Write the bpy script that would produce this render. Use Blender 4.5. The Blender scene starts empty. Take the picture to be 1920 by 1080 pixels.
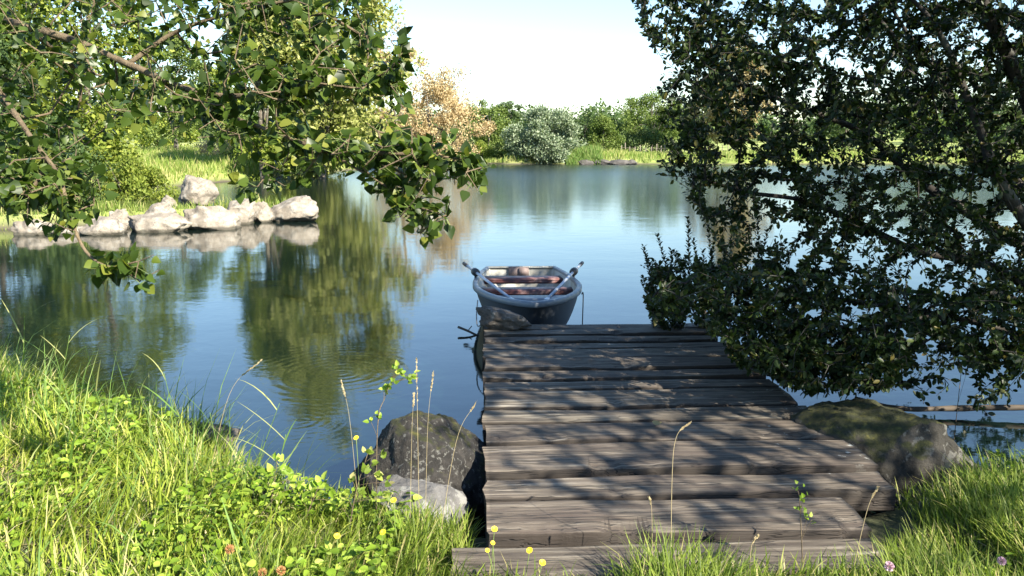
import bpy, math, random
import numpy as np
from mathutils import Vector, Matrix
R = math.radians
rng = np.random.default_rng(7)
random.seed(7)
SC = bpy.context.scene
COL = SC.collection

# ------------------------------------------------------------------ camera
PITCH = R(10.5); FPX = 1478.0; CAMZ = 1.6
cam = bpy.data.cameras.new('camera'); camo = bpy.data.objects.new('camera', cam); COL.objects.link(camo)
camo.location = (0, 0, CAMZ); camo.rotation_euler = (R(90) - PITCH, 0, 0)
cam.sensor_width = 36; cam.lens = 36 * FPX / 1920; cam.clip_end = 6000; cam.clip_start = 0.05
SC.camera = camo
# ------------------------------------------------------------------ sky and sun
SUN_EL, SUN_AZ = 35.0, 136.0
S = Vector((math.sin(R(SUN_AZ)) * math.cos(R(SUN_EL)), math.cos(R(SUN_AZ)) * math.cos(R(SUN_EL)), math.sin(R(SUN_EL))))
w = bpy.data.worlds.new('World'); SC.world = w; w.use_nodes = True
nt = w.node_tree; bg = nt.nodes['Background']
sky = nt.nodes.new('ShaderNodeTexSky'); sky.sky_type = 'NISHITA'; sky.sun_disc = False
sky.sun_elevation = R(SUN_EL); sky.sun_rotation = R(SUN_AZ); sky.air_density = 1.25; sky.dust_density = .2; sky.ozone_density = 5.0
nt.links.new(sky.outputs[0], bg.inputs[0]); bg.inputs[1].default_value = 0.085
sl = bpy.data.lights.new('sun', 'SUN'); sl.energy = 5.0; sl.angle = R(0.55); sl.color = (1, 0.92, 0.78)
so = bpy.data.objects.new('sun', sl); COL.objects.link(so); so.rotation_euler = (-S).to_track_quat('-Z', 'Y').to_euler(); so.location = (20, -20, 20)
SC.view_settings.view_transform = 'Standard'; SC.view_settings.look = 'None'
SC.view_settings.exposure = 1.80; SC.view_settings.gamma = 1
SC.render.engine = 'CYCLES'
SC.cycles.max_bounces = 8; SC.cycles.transmission_bounces = 4; SC.cycles.transparent_max_bounces = 6
SC.cycles.caustics_reflective = False; SC.cycles.caustics_refractive = False

WZ = -0.35      # water level; the deck is z = 0
# ------------------------------------------------------------------ helpers
def D(px, py):
    c, s = math.cos(PITCH), math.sin(PITCH); a = (px - 960) / FPX; b = (540 - py) / FPX
    return Vector((a, c + b * s, -s + b * c))
def P(px, py, dep): return Vector((0, 0, CAMZ)) + D(px, py) * dep
def G(px, py, z=0.0):
    d = D(px, py); return Vector((0, 0, CAMZ)) + d * ((z - CAMZ) / d.z)
def P_np(px, py, dep):
    c, s = math.cos(PITCH), math.sin(PITCH); a = (px - 960) / FPX; b = (540 - py) / FPX
    return np.stack([a * dep, (c + b * s) * dep, CAMZ + (-s + b * c) * dep], -1)
def to_px(p):
    p = np.atleast_2d(p); c, s = math.cos(PITCH), math.sin(PITCH)
    z = p[:, 2] - CAMZ; dep = p[:, 1] * c - z * s; up = p[:, 1] * s + z * c
    dep = np.where(np.abs(dep) < 1e-3, 1e-3, dep)
    return 960 + FPX * p[:, 0] / dep, 540 - FPX * up / dep, dep
def tag(o, label=None, cat=None, group=None, kind=None):
    if label: o['label'] = label
    if cat: o['category'] = cat
    if group: o['group'] = group
    if kind: o['kind'] = kind
    return o
def empty(name, loc, label, cat, group=None, rz=0):
    o = bpy.data.objects.new(name, None); COL.objects.link(o); o.location = loc; o.rotation_euler = (0, 0, rz)
    o.empty_display_size = 0.2
    return tag(o, label, cat, group)
def mesh_np(name, V, F, mat, parent=None, smooth=False, world=True):
    """V (N,3); F list of (M,k) arrays.  Vertices are in world space; a parented part is shifted to its parent."""
    V = np.asarray(V, dtype=np.float64)
    if parent is not None and world:
        V = V - np.array(parent.matrix_basis.translation)[None, :]
    if not isinstance(F, (list, tuple)): F = [F]
    F = [np.asarray(f, dtype=np.int32) for f in F if len(f)]
    me = bpy.data.meshes.new(name)
    me.vertices.add(len(V)); me.vertices.foreach_set('co', V.astype(np.float32).ravel())
    tot = sum(f.size for f in F); me.loops.add(tot)
    me.loops.foreach_set('vertex_index', np.concatenate([f.ravel() for f in F]))
    n = sum(len(f) for f in F); me.polygons.add(n)
    sizes = np.concatenate([np.full(len(f), f.shape[1], dtype=np.int32) for f in F])
    st = np.concatenate([[0], np.cumsum(sizes)[:-1]]).astype(np.int32)
    me.polygons.foreach_set('loop_start', st)
    try: me.polygons.foreach_set('loop_total', sizes)
    except Exception: pass
    if smooth: me.polygons.foreach_set('use_smooth', np.ones(n, dtype=bool))
    me.update(calc_edges=True); me.validate()
    me.materials.append(mat)
    o = bpy.data.objects.new(name, me); COL.objects.link(o)
    if parent is not None: o.parent = parent
    return o
def _h(i, j, k, seed):
    n = (i * 374761393 + j * 668265263 + k * 2147483647 + seed * 974711) & 0xffffffff
    n = ((n ^ (n >> 13)) * 1274126177) & 0xffffffff
    n = (n ^ (n >> 16)) & 0xffffffff
    return n / 4294967295.0
def vnoise(p, seed=0):
    p = np.asarray(p, dtype=np.float64); i = np.floor(p).astype(np.int64); f = p - i; f = f * f * (3 - 2 * f)
    r = 0
    for a in (0, 1):
        for b in (0, 1):
            for c in (0, 1):
                wt = (f[:, 0] if a else 1 - f[:, 0]) * (f[:, 1] if b else 1 - f[:, 1]) * (f[:, 2] if c else 1 - f[:, 2])
                r = r + wt * _h(i[:, 0] + a, i[:, 1] + b, i[:, 2] + c, seed)
    return r * 2 - 1
def fbm(p, o=4, seed=0, g=0.5):
    p = np.asarray(p, dtype=np.float64); r = 0; a = 1
    for k in range(o): r = r + a * vnoise(p * 2 ** k + 13.7 * k, seed + k); a *= g
    return r
def norm(v): return v / np.maximum(np.linalg.norm(v, axis=-1, keepdims=True), 1e-9)
def rand_dirs(n): return norm(rng.normal(size=(n, 3)))

# ------------------------------------------------------------------ materials
def mat(name):
    m = bpy.data.materials.new(name); m.use_nodes = True
    n = m.node_tree; return m, n, n.nodes['Principled BSDF'], n.nodes['Material Output']
def ramp(n, cols):
    r = n.nodes.new('ShaderNodeValToRGB'); e = r.color_ramp.elements
    while len(e) < len(cols): e.new(0.5)
    for k, (p, c) in enumerate(cols): e[k].position = p; e[k].color = (*c, 1)
    return r
def noise(n, scale, detail=4, rough=0.5, vec=None, sc3=None, dist=0):
    t = n.nodes.new('ShaderNodeTexNoise'); t.inputs['Scale'].default_value = scale; t.inputs['Detail'].default_value = detail
    t.inputs['Roughness'].default_value = rough; t.inputs['Distortion'].default_value = dist
    tc = n.nodes.new('ShaderNodeTexCoord'); v = tc.outputs['Object']
    if vec: v = vec
    if sc3:
        mp = n.nodes.new('ShaderNodeMapping'); mp.inputs['Scale'].default_value = sc3; n.links.new(v, mp.inputs[0]); v = mp.outputs[0]
    n.links.new(v, t.inputs['Vector']); return t
def geo_pos(n):
    g = n.nodes.new('ShaderNodeNewGeometry'); return g
def mixc(n, f, a, b, mode='MIX'):
    m = n.nodes.new('ShaderNodeMix'); m.data_type = 'RGBA'; m.blend_type = mode
    for s_, v in ((0, f), (6, a), (7, b)):
        if isinstance(v, (int, float)): m.inputs[s_].default_value = v
        elif isinstance(v, tuple): m.inputs[s_].default_value = (*v, 1)
        else: n.links.new(v, m.inputs[s_])
    return m.outputs[2]
def math_(n, op, a, b=None, clamp=False):
    m = n.nodes.new('ShaderNodeMath'); m.operation = op; m.use_clamp = clamp
    for k, v in enumerate((a, b)):
        if v is None: continue
        if isinstance(v, (int, float)): m.inputs[k].default_value = v
        else: n.links.new(v, m.inputs[k])
    return m.outputs[0]
def maprange(n, v, a, b, c=0.0, d=1.0):
    m = n.nodes.new('ShaderNodeMapRange'); n.links.new(v, m.inputs[0])
    for k, x in enumerate((a, b, c, d)): m.inputs[k + 1].default_value = x
    return m.outputs[0]
def bump(n, h, strength, dist, bsdf):
    b = n.nodes.new('ShaderNodeBump'); b.inputs['Strength'].default_value = strength; b.inputs['Distance'].default_value = dist
    n.links.new(h, b.inputs['Height']); n.links.new(b.outputs[0], bsdf.inputs['Normal']); return b

def leaf_mat(name, cols, trans=0.35, rough=0.5, tmul=(1.1, 1.25, 0.5), patch=0.0, pscale=1.0, patch_cols=None, spec=0.25):
    m, n, b, out = mat(name)
    g = geo_pos(n); r = ramp(n, cols); n.links.new(g.outputs['Random Per Island'], r.inputs[0]); c = r.outputs[0]
    if patch_cols:
        t = noise(n, pscale, 3); f = maprange(n, t.outputs[0], 0.42, 0.62); c = mixc(n, math_(n, 'MULTIPLY', f, patch), c, patch_cols)
    n.links.new(c, b.inputs['Base Color']); b.inputs['Roughness'].default_value = rough
    b.inputs['Specular IOR Level'].default_value = spec
    tr = n.nodes.new('ShaderNodeBsdfTranslucent'); n.links.new(mixc(n, 1.0, c, tmul, 'MULTIPLY'), tr.inputs[0])
    mx = n.nodes.new('ShaderNodeMixShader'); mx.inputs[0].default_value = trans
    n.links.new(b.outputs[0], mx.inputs[1]); n.links.new(tr.outputs[0], mx.inputs[2]); n.links.new(mx.outputs[0], out.inputs[0])
    return m
M = {}
M['poplar'] = leaf_mat('poplar_leaf', [(0, (.020, .038, .007)), (.5, (.042, .076, .012)), (.85, (.085, .13, .02)), (1, (.20, .21, .035))], .42, .4, spec=.35)
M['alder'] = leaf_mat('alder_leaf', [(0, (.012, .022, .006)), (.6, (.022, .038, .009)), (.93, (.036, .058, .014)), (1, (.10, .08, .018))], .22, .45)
M['far_green'] = leaf_mat('far_leaf_green', [(0, (.06, .10, .02)), (.6, (.12, .17, .035)), (1, (.19, .24, .06))], .3, .6)
M['far_dark'] = leaf_mat('far_leaf_dark', [(0, (.03, .06, .02)), (.6, (.06, .10, .027)), (1, (.10, .14, .04))], .25, .6)
M['yellow_green'] = leaf_mat('leaf_yellow_green', [(0, (.10, .14, .02)), (.6, (.18, .23, .035)), (1, (.30, .33, .06))], .4, .6)
M['pale_green'] = leaf_mat('leaf_pale_green', [(0, (.16, .18, .045)), (.6, (.29, .31, .09)), (1, (.43, .43, .17))], .4, .6)
M['silver'] = leaf_mat('leaf_silver', [(0, (.08, .12, .06)), (.5, (.17, .22, .13)), (.8, (.25, .30, .19)), (1, (.38, .43, .31))], .25, .5)
M['rust'] = leaf_mat('leaf_rust', [(0, (.34, .25, .12)), (.6, (.47, .37, .20)), (1, (.57, .48, .30))], .35, .7, tmul=(1.1, 1, .7))
M['gold'] = leaf_mat('leaf_gold', [(0, (.20, .16, .07)), (.6, (.34, .28, .14)), (1, (.44, .38, .2))], .35, .7, tmul=(1.1, 1, .6))
M['grass'] = leaf_mat('grass_blade', [(0, (.10, .15, .015)), (.45, (.21, .28, .03)), (.8, (.34, .39, .06)), (.93, (.46, .45, .13)), (1, (.55, .48, .26))], .4, .5)
M['grass_dark'] = leaf_mat('grass_blade_short', [(0, (.07, .11, .012)), (.5, (.14, .20, .025)), (.85, (.24, .30, .045)), (1, (.42, .35, .17))], .4, .5)
M['herb'] = leaf_mat('herb_leaf', [(0, (.09, .15, .015)), (.6, (.20, .31, .03)), (1, (.36, .44, .08))], .4, .45)
M['reed'] = leaf_mat('reed_blade', [(0, (.09, .16, .03)), (.7, (.16, .26, .06)), (1, (.36, .36, .15))], .35, .5)
M['meadow'] = leaf_mat('meadow_blade', [(0, (.12, .19, .035)), (.5, (.22, .29, .06)), (1, (.42, .38, .17))], .4, .6)
M['straw'] = leaf_mat('straw', [(0, (.34, .27, .15)), (1, (.5, .42, .25))], .3, .6, tmul=(1, .9, .7))

def bark(name, a, b_, sc=6, lich=0.0):
    m, n, b, o = mat(name); t = noise(n, sc, 6, .6, sc3=(1, 1, .25))
    r = ramp(n, [(.3, a), (.7, b_)]); n.links.new(t.outputs[0], r.inputs[0]); c = r.outputs[0]
    t2 = noise(n, sc * 4, 5, .6)
    if lich: c = mixc(n, maprange(n, noise(n, sc * 1.3, 3).outputs[0], .56, .62, 0, lich), c, (.32, .34, .28))
    n.links.new(c, b.inputs['Base Color']); b.inputs['Roughness'].default_value = .9; bump(n, t2.outputs[0], .6, .02, b); return m
M['bark'] = bark('bark_grey', (.05, .04, .03), (.13, .11, .085), lich=.5)
M['bark_dark'] = bark('bark_dark', (.012, .010, .008), (.035, .029, .023), lich=.12)
M['twig'] = bark('twig_bark', (.07, .05, .03), (.16, .12, .07), 20)

def rock_mat(name, a, b_, c_, moss=0.0, lich=0.0, sc=3.0, wet=False):
    m, n, b, o = mat(name)
    t = noise(n, sc, 8, .62); r = ramp(n, [(.28, a), (.5, b_), (.72, c_)]); n.links.new(t.outputs[0], r.inputs[0]); c = r.outputs[0]
    sp = noise(n, sc * 22, 3, .7); c = mixc(n, maprange(n, sp.outputs[0], .35, .7, 0, .45), c, b_, 'MIX')
    if lich:
        l = noise(n, sc * 2.4, 5, .65, dist=.4); f = maprange(n, l.outputs[0], .57, .60, 0, lich); c = mixc(n, f, c, (.42, .42, .38))
    if moss:
        g = geo_pos(n); sx = n.nodes.new('ShaderNodeSeparateXYZ'); n.links.new(g.outputs['Normal'], sx.inputs[0])
        mn = noise(n, sc * 1.2, 5, .6)
        f = math_(n, 'ADD', math_(n, 'MULTIPLY', sx.outputs[2], .6), mn.outputs[0])
        f = maprange(n, f, 1.05 - moss, 1.17 - moss)
        mc = noise(n, 30, 4); mr = ramp(n, [(.3, (.015, .018, .006)), (.55, (.035, .038, .009)), (.78, (.11, .10, .018))]); n.links.new(mc.outputs[0], mr.inputs[0])
        c = mixc(n, f, c, mr.outputs[0])
    n.links.new(c, b.inputs['Base Color']); b.inputs['Roughness'].default_value = .92
    if wet:
        gp = geo_pos(n); sp_ = n.nodes.new('ShaderNodeSeparateXYZ'); n.links.new(gp.outputs['Position'], sp_.inputs[0]); wz = math_(n, 'ADD', sp_.outputs[2], math_(n, 'MULTIPLY', l.outputs[0], -.10))
        c = mixc(n, maprange(n, wz, WZ - .01, WZ + .035, .8, 0), c, (.035, .033, .02))
        vv = n.nodes.new('ShaderNodeTexVoronoi'); vv.feature = 'DISTANCE_TO_EDGE'; vv.inputs['Scale'].default_value = 2.2; nd = noise(n, 3, 4); tcx = n.nodes.new('ShaderNodeVectorMath'); tcx.operation = 'ADD'; tcy = n.nodes.new('ShaderNodeTexCoord'); n.links.new(tcy.outputs['Object'], tcx.inputs[0]); n.links.new(nd.outputs[1], tcx.inputs[1]); n.links.new(tcx.outputs[0], vv.inputs[0]); c = mixc(n, maprange(n, vv.outputs[0], 0, .02, .65, 0), c, (.06, .05, .04))
    n.links.new(c, b.inputs['Base Color'])
    h = noise(n, sc * 3, 10, .72); bump(n, h.outputs[0], .9, .05, b); return m
M['granite'] = rock_mat('granite_pale', (.09, .075, .058), (.22, .19, .15), (.40, .36, .30), lich=.25, sc=2.6, wet=True)
M['boulder_dark'] = rock_mat('boulder_dark', (.012, .011, .009), (.026, .023, .02), (.07, .063, .056), moss=.10, lich=.3, sc=15)
M['boulder_moss'] = rock_mat('boulder_moss', (.012, .011, .008), (.030, .027, .021), (.085, .078, .067), moss=.20, lich=.2, sc=4)
M['slab'] = rock_mat('slab_grey', (.06, .057, .053), (.125, .12, .115), (.24, .235, .225), moss=.0, lich=.35, sc=5)
M['stone_brown'] = rock_mat('stone_brown', (.04, .033, .027), (.10, .085, .07), (.22, .19, .16), lich=.25, sc=7)
M['stone_far'] = rock_mat('stone_far', (.025, .022, .02), (.06, .055, .05), (.13, .12, .11), sc=2)

def wood_mat():
    m, n, b, o = mat('weathered_wood')
    oi = n.nodes.new('ShaderNodeObjectInfo'); tc = n.nodes.new('ShaderNodeTexCoord')
    ad = n.nodes.new('ShaderNodeVectorMath'); ad.operation = 'ADD'; n.links.new(tc.outputs['Object'], ad.inputs[0])
    cb = n.nodes.new('ShaderNodeCombineXYZ'); n.links.new(math_(n, 'MULTIPLY', oi.outputs['Random'], 37.0), cb.inputs[1]); n.links.new(cb.outputs[0], ad.inputs[1]); v = ad.outputs[0]
    gr = noise(n, 1.0, 8, .65, vec=v, sc3=(2.2, 42, 42), dist=.3)
    big = noise(n, 1.0, 5, .6, vec=v, sc3=(1.6, 7, 7))
    r = ramp(n, [(.25, (.028, .021, .014)), (.42, (.068, .056, .040)), (.56, (.158, .136, .102)), (.75, (.48, .43, .34))]); n.links.new(gr.outputs[0], r.inputs[0])
    c = mixc(n, maprange(n, big.outputs[0], .4, .66, 0, .75), r.outputs[0], (.045, .034, .028))
    c = mixc(n, math_(n, 'MULTIPLY', oi.outputs['Random'], .35), c, (.10, .07, .055))
    # cracks along the grain
    ck = noise(n, 1.0, 3, .6, vec=v, sc3=(1.1, 16, 16), dist=.2)
    cr = math_(n, 'ABSOLUTE', math_(n, 'SUBTRACT', ck.outputs[0], .5)); crf = maprange(n, cr, .0, .022, 1, 0)
    c = mixc(n, math_(n, 'MULTIPLY', crf, .8), c, (.018, .013, .01))
    # crusts of lichen, thicker to the shore side
    sx = n.nodes.new('ShaderNodeSeparateXYZ'); n.links.new(tc.outputs['Object'], sx.inputs[0])
    vo = n.nodes.new('ShaderNodeTexNoise'); vo.inputs['Scale'].default_value = 12; vo.inputs['Detail'].default_value = 9; vo.inputs['Roughness'].default_value = .62; n.links.new(v, vo.inputs['Vector'])
    mk = noise(n, 1.7, 2, .5, vec=v)
    s1 = math_(n, 'ADD', maprange(n, vo.outputs[0], .5, .9, -.2, 1), maprange(n, sx.outputs[0], .2, 2.0, -.62, .0))
    s1 = math_(n, 'ADD', s1, maprange(n, mk.outputs[0], .4, .7, -.2, .1)); lf = maprange(n, s1, .03, .12, 0, .7)
    c = mixc(n, lf, c, (.50, .51, .46))
    n.links.new(c, b.inputs['Base Color']); b.inputs['Roughness'].default_value = .85
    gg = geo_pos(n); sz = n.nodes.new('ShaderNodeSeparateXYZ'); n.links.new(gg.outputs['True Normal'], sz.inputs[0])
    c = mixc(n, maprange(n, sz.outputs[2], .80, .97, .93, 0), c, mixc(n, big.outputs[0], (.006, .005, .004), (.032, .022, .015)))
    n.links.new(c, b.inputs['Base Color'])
    h = math_(n, 'SUBTRACT', gr.outputs[0], math_(n, 'MULTIPLY', crf, .8)); bump(n, h, .8, .012, b); return m
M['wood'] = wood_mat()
def wood2():
    m, n, b, o = mat('old_log'); t = noise(n, 3, 6, .6, sc3=(1, 6, 6)); r = ramp(n, [(.3, (.02, .016, .012)), (.7, (.09, .07, .05))])
    n.links.new(t.outputs[0], r.inputs[0]); n.links.new(r.outputs[0], b.inputs[0]); b.inputs['Roughness'].default_value = .85; bump(n, t.outputs[0], .6, .02, b); return m
M['log'] = wood2()

def ground_mat():
    m, n, b, o = mat('ground')
    g = geo_pos(n); sx = n.nodes.new('ShaderNodeSeparateXYZ'); n.links.new(g.outputs['Position'], sx.inputs[0])
    f1 = noise(n, .35, 6, .6, vec=g.outputs['Position']); f2 = noise(n, 9, 6, .7, vec=g.outputs['Position']); f3 = noise(n, .05, 4, .5, vec=g.outputs['Position'])
    mead = ramp(n, [(.3, (.14, .18, .03)), (.5, (.25, .29, .06)), (.7, (.40, .38, .15))]); n.links.new(f1.outputs[0], mead.inputs[0])
    mead2 = ramp(n, [(.35, (.13, .21, .04)), (.65, (.30, .33, .10))]); n.links.new(f3.outputs[0], mead2.inputs[0])
    far = mixc(n, .5, mead.outputs[0], mead2.outputs[0])
    near = ramp(n, [(.3, (.025, .035, .012)), (.5, (.05, .065, .018)), (.75, (.12, .10, .05))]); n.links.new(f2.outputs[0], near.inputs[0])
    fd = maprange(n, sx.outputs[1], 8, 16)
    c = mixc(n, fd, near.outputs[0], far)
    mud = mixc(n, f2.outputs[0], (.03, .024, .018), (.10, .085, .06))
    hz = math_(n, 'ADD', sx.outputs[2], math_(n, 'MULTIPLY', f1.outputs[0], -.25)); c = mixc(n, maprange(n, hz, WZ - .12, WZ + .12, 1, 0), c, mud)
    n.links.new(c, b.inputs[0]); b.inputs['Roughness'].default_value = .95; bump(n, f2.outputs[0], .6, .04, b); return m
M['ground'] = ground_mat()

RIP = G(640, 700, WZ); RIP2 = G(560, 790, WZ)
def water_mat():
    m, n, b, o = mat('pond_water')
    b.inputs['Base Color'].default_value = (.004, .010, .008, 1); b.inputs['Roughness'].default_value = .02; b.inputs['IOR'].default_value = 1.8
    b.inputs['Specular IOR Level'].default_value = .5
    g = geo_pos(n); pos = g.outputs['Position']
    sy = n.nodes.new('ShaderNodeSeparateXYZ'); n.links.new(pos, sy.inputs[0]); n.links.new(maprange(n, sy.outputs[1], 14, 50, .045, .22), b.inputs['Roughness'])
    n1 = noise(n, 1, 3, .55, vec=pos, sc3=(2.6, 3.6, 1)); n2 = noise(n, 1, 3, .5, vec=pos, sc3=(12, 20, 1)); n3 = noise(n, 1, 2, .5, vec=pos, sc3=(.5, .8, 1))
    patch = noise(n, 1, 3, .5, vec=pos, sc3=(.16, .10, 1)); pm = maprange(n, patch.outputs[0], .35, .65, .35, 1.0)
    h = math_(n, 'ADD', math_(n, 'MULTIPLY', n1.outputs[0], .0032), math_(n, 'MULTIPLY', n2.outputs[0], .0007))
    h = math_(n, 'MULTIPLY', h, pm)
    h = math_(n, 'ADD', h, math_(n, 'MULTIPLY', n3.outputs[0], .004))
    for (c, lam, rad, amp, r0) in ((RIP, .095, 1.3, .0003, .1), (RIP2, .07, .7, .0002, .05), (G(170, 690, WZ), .11, 1.3, .0003, .1)):
        vm = n.nodes.new('ShaderNodeVectorMath'); vm.operation = 'DISTANCE'; n.links.new(pos, vm.inputs[0]); vm.inputs[1].default_value = tuple(c)
        d = vm.outputs['Value']; wv = math_(n, 'SINE', math_(n, 'MULTIPLY', d, 2 * math.pi / lam)); fo = maprange(n, d, r0, rad, 1, 0)
        h = math_(n, 'ADD', h, math_(n, 'MULTIPLY', math_(n, 'MULTIPLY', math_(n, 'MULTIPLY', wv, fo), maprange(n, n1.outputs[0], .35, .65)), amp))
    bp = n.nodes.new('ShaderNodeBump'); bp.inputs['Strength'].default_value = 1; bp.inputs['Distance'].default_value = 1.0
    n.links.new(h, bp.inputs['Height']); n.links.new(bp.outputs[0], b.inputs['Normal'])
    return m
M['water'] = water_mat()
def paint(name, c, rough=.4, metal=0, dirt=.3, dc=(.1, .1, .09), sc=6):
    m, n, b, o = mat(name); t = noise(n, sc, 6, .65); cc = mixc(n, maprange(n, t.outputs[0], .45, .7, 0, dirt), c, dc)
    n.links.new(cc, b.inputs[0]); b.inputs['Roughness'].default_value = rough; b.inputs['Metallic'].default_value = metal
    bump(n, noise(n, sc * 8, 4).outputs[0], .1, .005, b); return m
M['hull'] = paint('hull_grey_blue', (.024, .028, .034), .42, dirt=.4, dc=(.03, .035, .04))
M['gunwale'] = paint('gunwale_grey', (.13, .155, .185), .45, dirt=.6, dc=(.12, .14, .16))
M['inside'] = paint('hull_inside', (.34, .34, .31), .6, dirt=.8, dc=(.20, .18, .13))
M['bench'] = paint('bench_red', (.095, .034, .032), .5, dirt=.7, dc=(.26, .19, .18), sc=9)
M['pad'] = paint('pad_wood', (.16, .12, .11), .7, dirt=.6, dc=(.05, .045, .05))
M['alu'] = paint('oar_aluminium', (.46, .49, .53), .4, .4, dirt=.2, dc=(.35, .36, .38))
M['black'] = paint('black_rubber', (.02, .02, .022), .5)
M['rope'] = paint('rope', (.05, .048, .045), .9)
M['rope_pale'] = paint('rope_pale', (.3, .28, .24), .9)
M['yellow'] = paint('petal_yellow', (.8, .58, .02), .6, dirt=.5, dc=(.6, .32, .01), sc=60)
M['pink'] = paint('clover_pink', (.55, .36, .42), .7, dirt=.3, dc=(.6, .5, .5), sc=30)
M['rusty'] = paint('dry_head', (.34, .17, .06), .8, dirt=.4, dc=(.2, .1, .05), sc=30)
M['stem'] = paint('stem_green', (.14, .2, .05), .6, dirt=.4, dc=(.2, .15, .06))
M['post'] = paint('post_wood', (.20, .165, .135), .9, dirt=.5)
M['hill'] = paint('hill', (.10, .15, .09), .95, dirt=.5, dc=(.16, .2, .08), sc=.02)

# ------------------------------------------------------------------ terrain
POND = np.array([(-40, 12), (-16, 9), (-8, 7.2), (-5, 6.5), (-3.8, 5.95), (-2.6, 5.15), (-1.6, 4.35), (-0.9, 3.85), (-0.45, 3.55), (0.1, 3.45), (1.3, 3.5), (1.95, 3.75),
                 (2.5, 4.15), (3.3, 4.35), (4.1, 4.6), (4.7, 5.2), (5.2, 6.6), (6.5, 8.2), (10, 11), (18, 16), (34, 34), (52, 60), (50, 69), (34, 71), (20, 69.5), (8, 70.5), (0, 70), (-5, 71.5), (-9, 66), (-11, 57),
                 (-12.5, 50), (-13.2, 44), (-14.5, 38), (-15.5, 31), (-15, 27), (-17, 25.5), (-24, 24), (-40, 24)], float)
def sdist(x, y):
    p = np.stack([x, y], -1)[:, None, :]; a = POND[None]; b = np.roll(POND, -1, 0)[None]
    e = b - a; w_ = p - a; t = np.clip((w_ * e).sum(-1) / (e * e).sum(-1), 0, 1); d = np.sqrt(((w_ - t[..., None] * e) ** 2).sum(-1)).min(1)
    c = ((a[..., 1] > p[..., 1]) != (b[..., 1] > p[..., 1])) & (p[..., 0] < (b[..., 0] - a[..., 0]) * (p[..., 1] - a[..., 1]) / np.where(e[..., 1] == 0, 1e-9, e[..., 1]) + a[..., 0])
    return np.where(c.sum(1) % 2 == 1, -d, d)
ISL_A, ISL_B = np.array([-12.4, 17.9]), np.array([-6.0, 20.9])
def isl(x, y):
    p = np.stack([x, y], -1); e = ISL_B - ISL_A; t = np.clip(((p - ISL_A) @ e) / (e @ e), 0, 1); d = np.linalg.norm(p - ISL_A - t[:, None] * e, axis=1); return d
def height(x, y):
    x = np.atleast_1d(np.asarray(x, float)); y = np.atleast_1d(np.asarray(y, float))
    out = np.zeros(len(x))
    for s in range(0, len(x), 40000):
        xs, ys = x[s:s + 40000], y[s:s + 40000]; q = np.stack([xs, ys, 0 * xs], -1)
        nz = fbm(q * np.array([1.1, 1.1, 1]), 3, 3); sd = sdist(xs, ys) + .12 * nz * np.clip(ys / 6, .6, 3); dist = np.hypot(xs, ys)
        bankw = np.clip(.55 + (dist - 6) * .03, .5, 2.2)
        top = .30 + np.clip((dist - 10) * .01, 0, .45)
        up = WZ + top * (1 - np.exp(-np.clip(sd, 0, None) / bankw * 2.2))
        up = up + np.clip(sd - 4, 0, None) * np.clip((dist - 20) / 60, 0, 1) * .012 + np.clip(dist - 180, 0, 800) * .012
        up = up + .03 * nz * np.clip(sd * 2, 0, 1) + np.where(dist > 25, .35 * fbm(q * .07, 3, 9), 0) * np.clip(sd / 6, 0, 1)
        dn = WZ - np.clip(-sd * .9, 0, 1.2)
        z = np.where(sd > 0, up, dn)
        di = isl(xs, ys) + .25 * nz; zi = WZ + .30 - np.clip(di - .25, 0, None) * .75
        z = np.where(di < 3, np.maximum(z, zi), z)
        # keep the earth below the jetty deck
        ux, uy = xs + .1 + .04 * (ys - 3), ys
        under = (ux > -.25) & (ux < 2.1) & (ys > 2.74)
        z = np.where(under, np.minimum(z, -.17), z)
        out[s:s + 40000] = z
    return out
def hz(x, y): return float(height(x, y)[0])

ang = np.concatenate([np.arange(-40, 40.01, .28), np.arange(43, 320, 5.0)]); ang = np.radians(ang)
rad = np.concatenate([[0.02], np.geomspace(.6, 2600, 400)])
A, Rr = np.meshgrid(ang, rad); X = (Rr * np.sin(A)).ravel(); Y = (Rr * np.cos(A)).ravel(); Z = height(X, Y)
na, nr = len(ang), len(rad)
I = np.arange(na * nr).reshape(nr, na); I2 = np.roll(I, -1, 1)
F = np.stack([I[:-1], I2[:-1], I2[1:], I[1:]], -1).reshape(-1, 4)[:, ::-1]
go = mesh_np('ground', np.stack([X, Y, Z], -1), F, M['ground'], smooth=True); tag(go, kind='structure')
# pond water sheet
wv = np.array([(-60, 1.5, WZ), (70, 1.5, WZ), (70, 78, WZ), (-60, 78, WZ)]); wo = mesh_np('water', wv, np.array([[0, 1, 2, 3]]), M['water']); tag(wo, kind='structure')
# far hills behind the woods
hx = np.linspace(-900, 900, 120); prof = 16 + 16 * fbm(np.stack([hx * .004, hx * 0, hx * 0], -1), 4, 5); Vh = []; 
for r_, k in ((900, 0), (1000, 1), (1300, 1)):
    a_ = hx / 900 * .9; Vh.append(np.stack([r_ * np.sin(a_), r_ * np.cos(a_), np.where(k, prof * (1 if r_ == 1000 else .8), -2)], -1))
Vh = np.concatenate(Vh); I = np.arange(360).reshape(3, 120); F = np.stack([I[:-1, :-1], I[:-1, 1:], I[1:, 1:], I[1:, :-1]], -1).reshape(-1, 4)
tag(mesh_np('hills', Vh, F, M['hill'], smooth=True), kind='structure')

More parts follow.
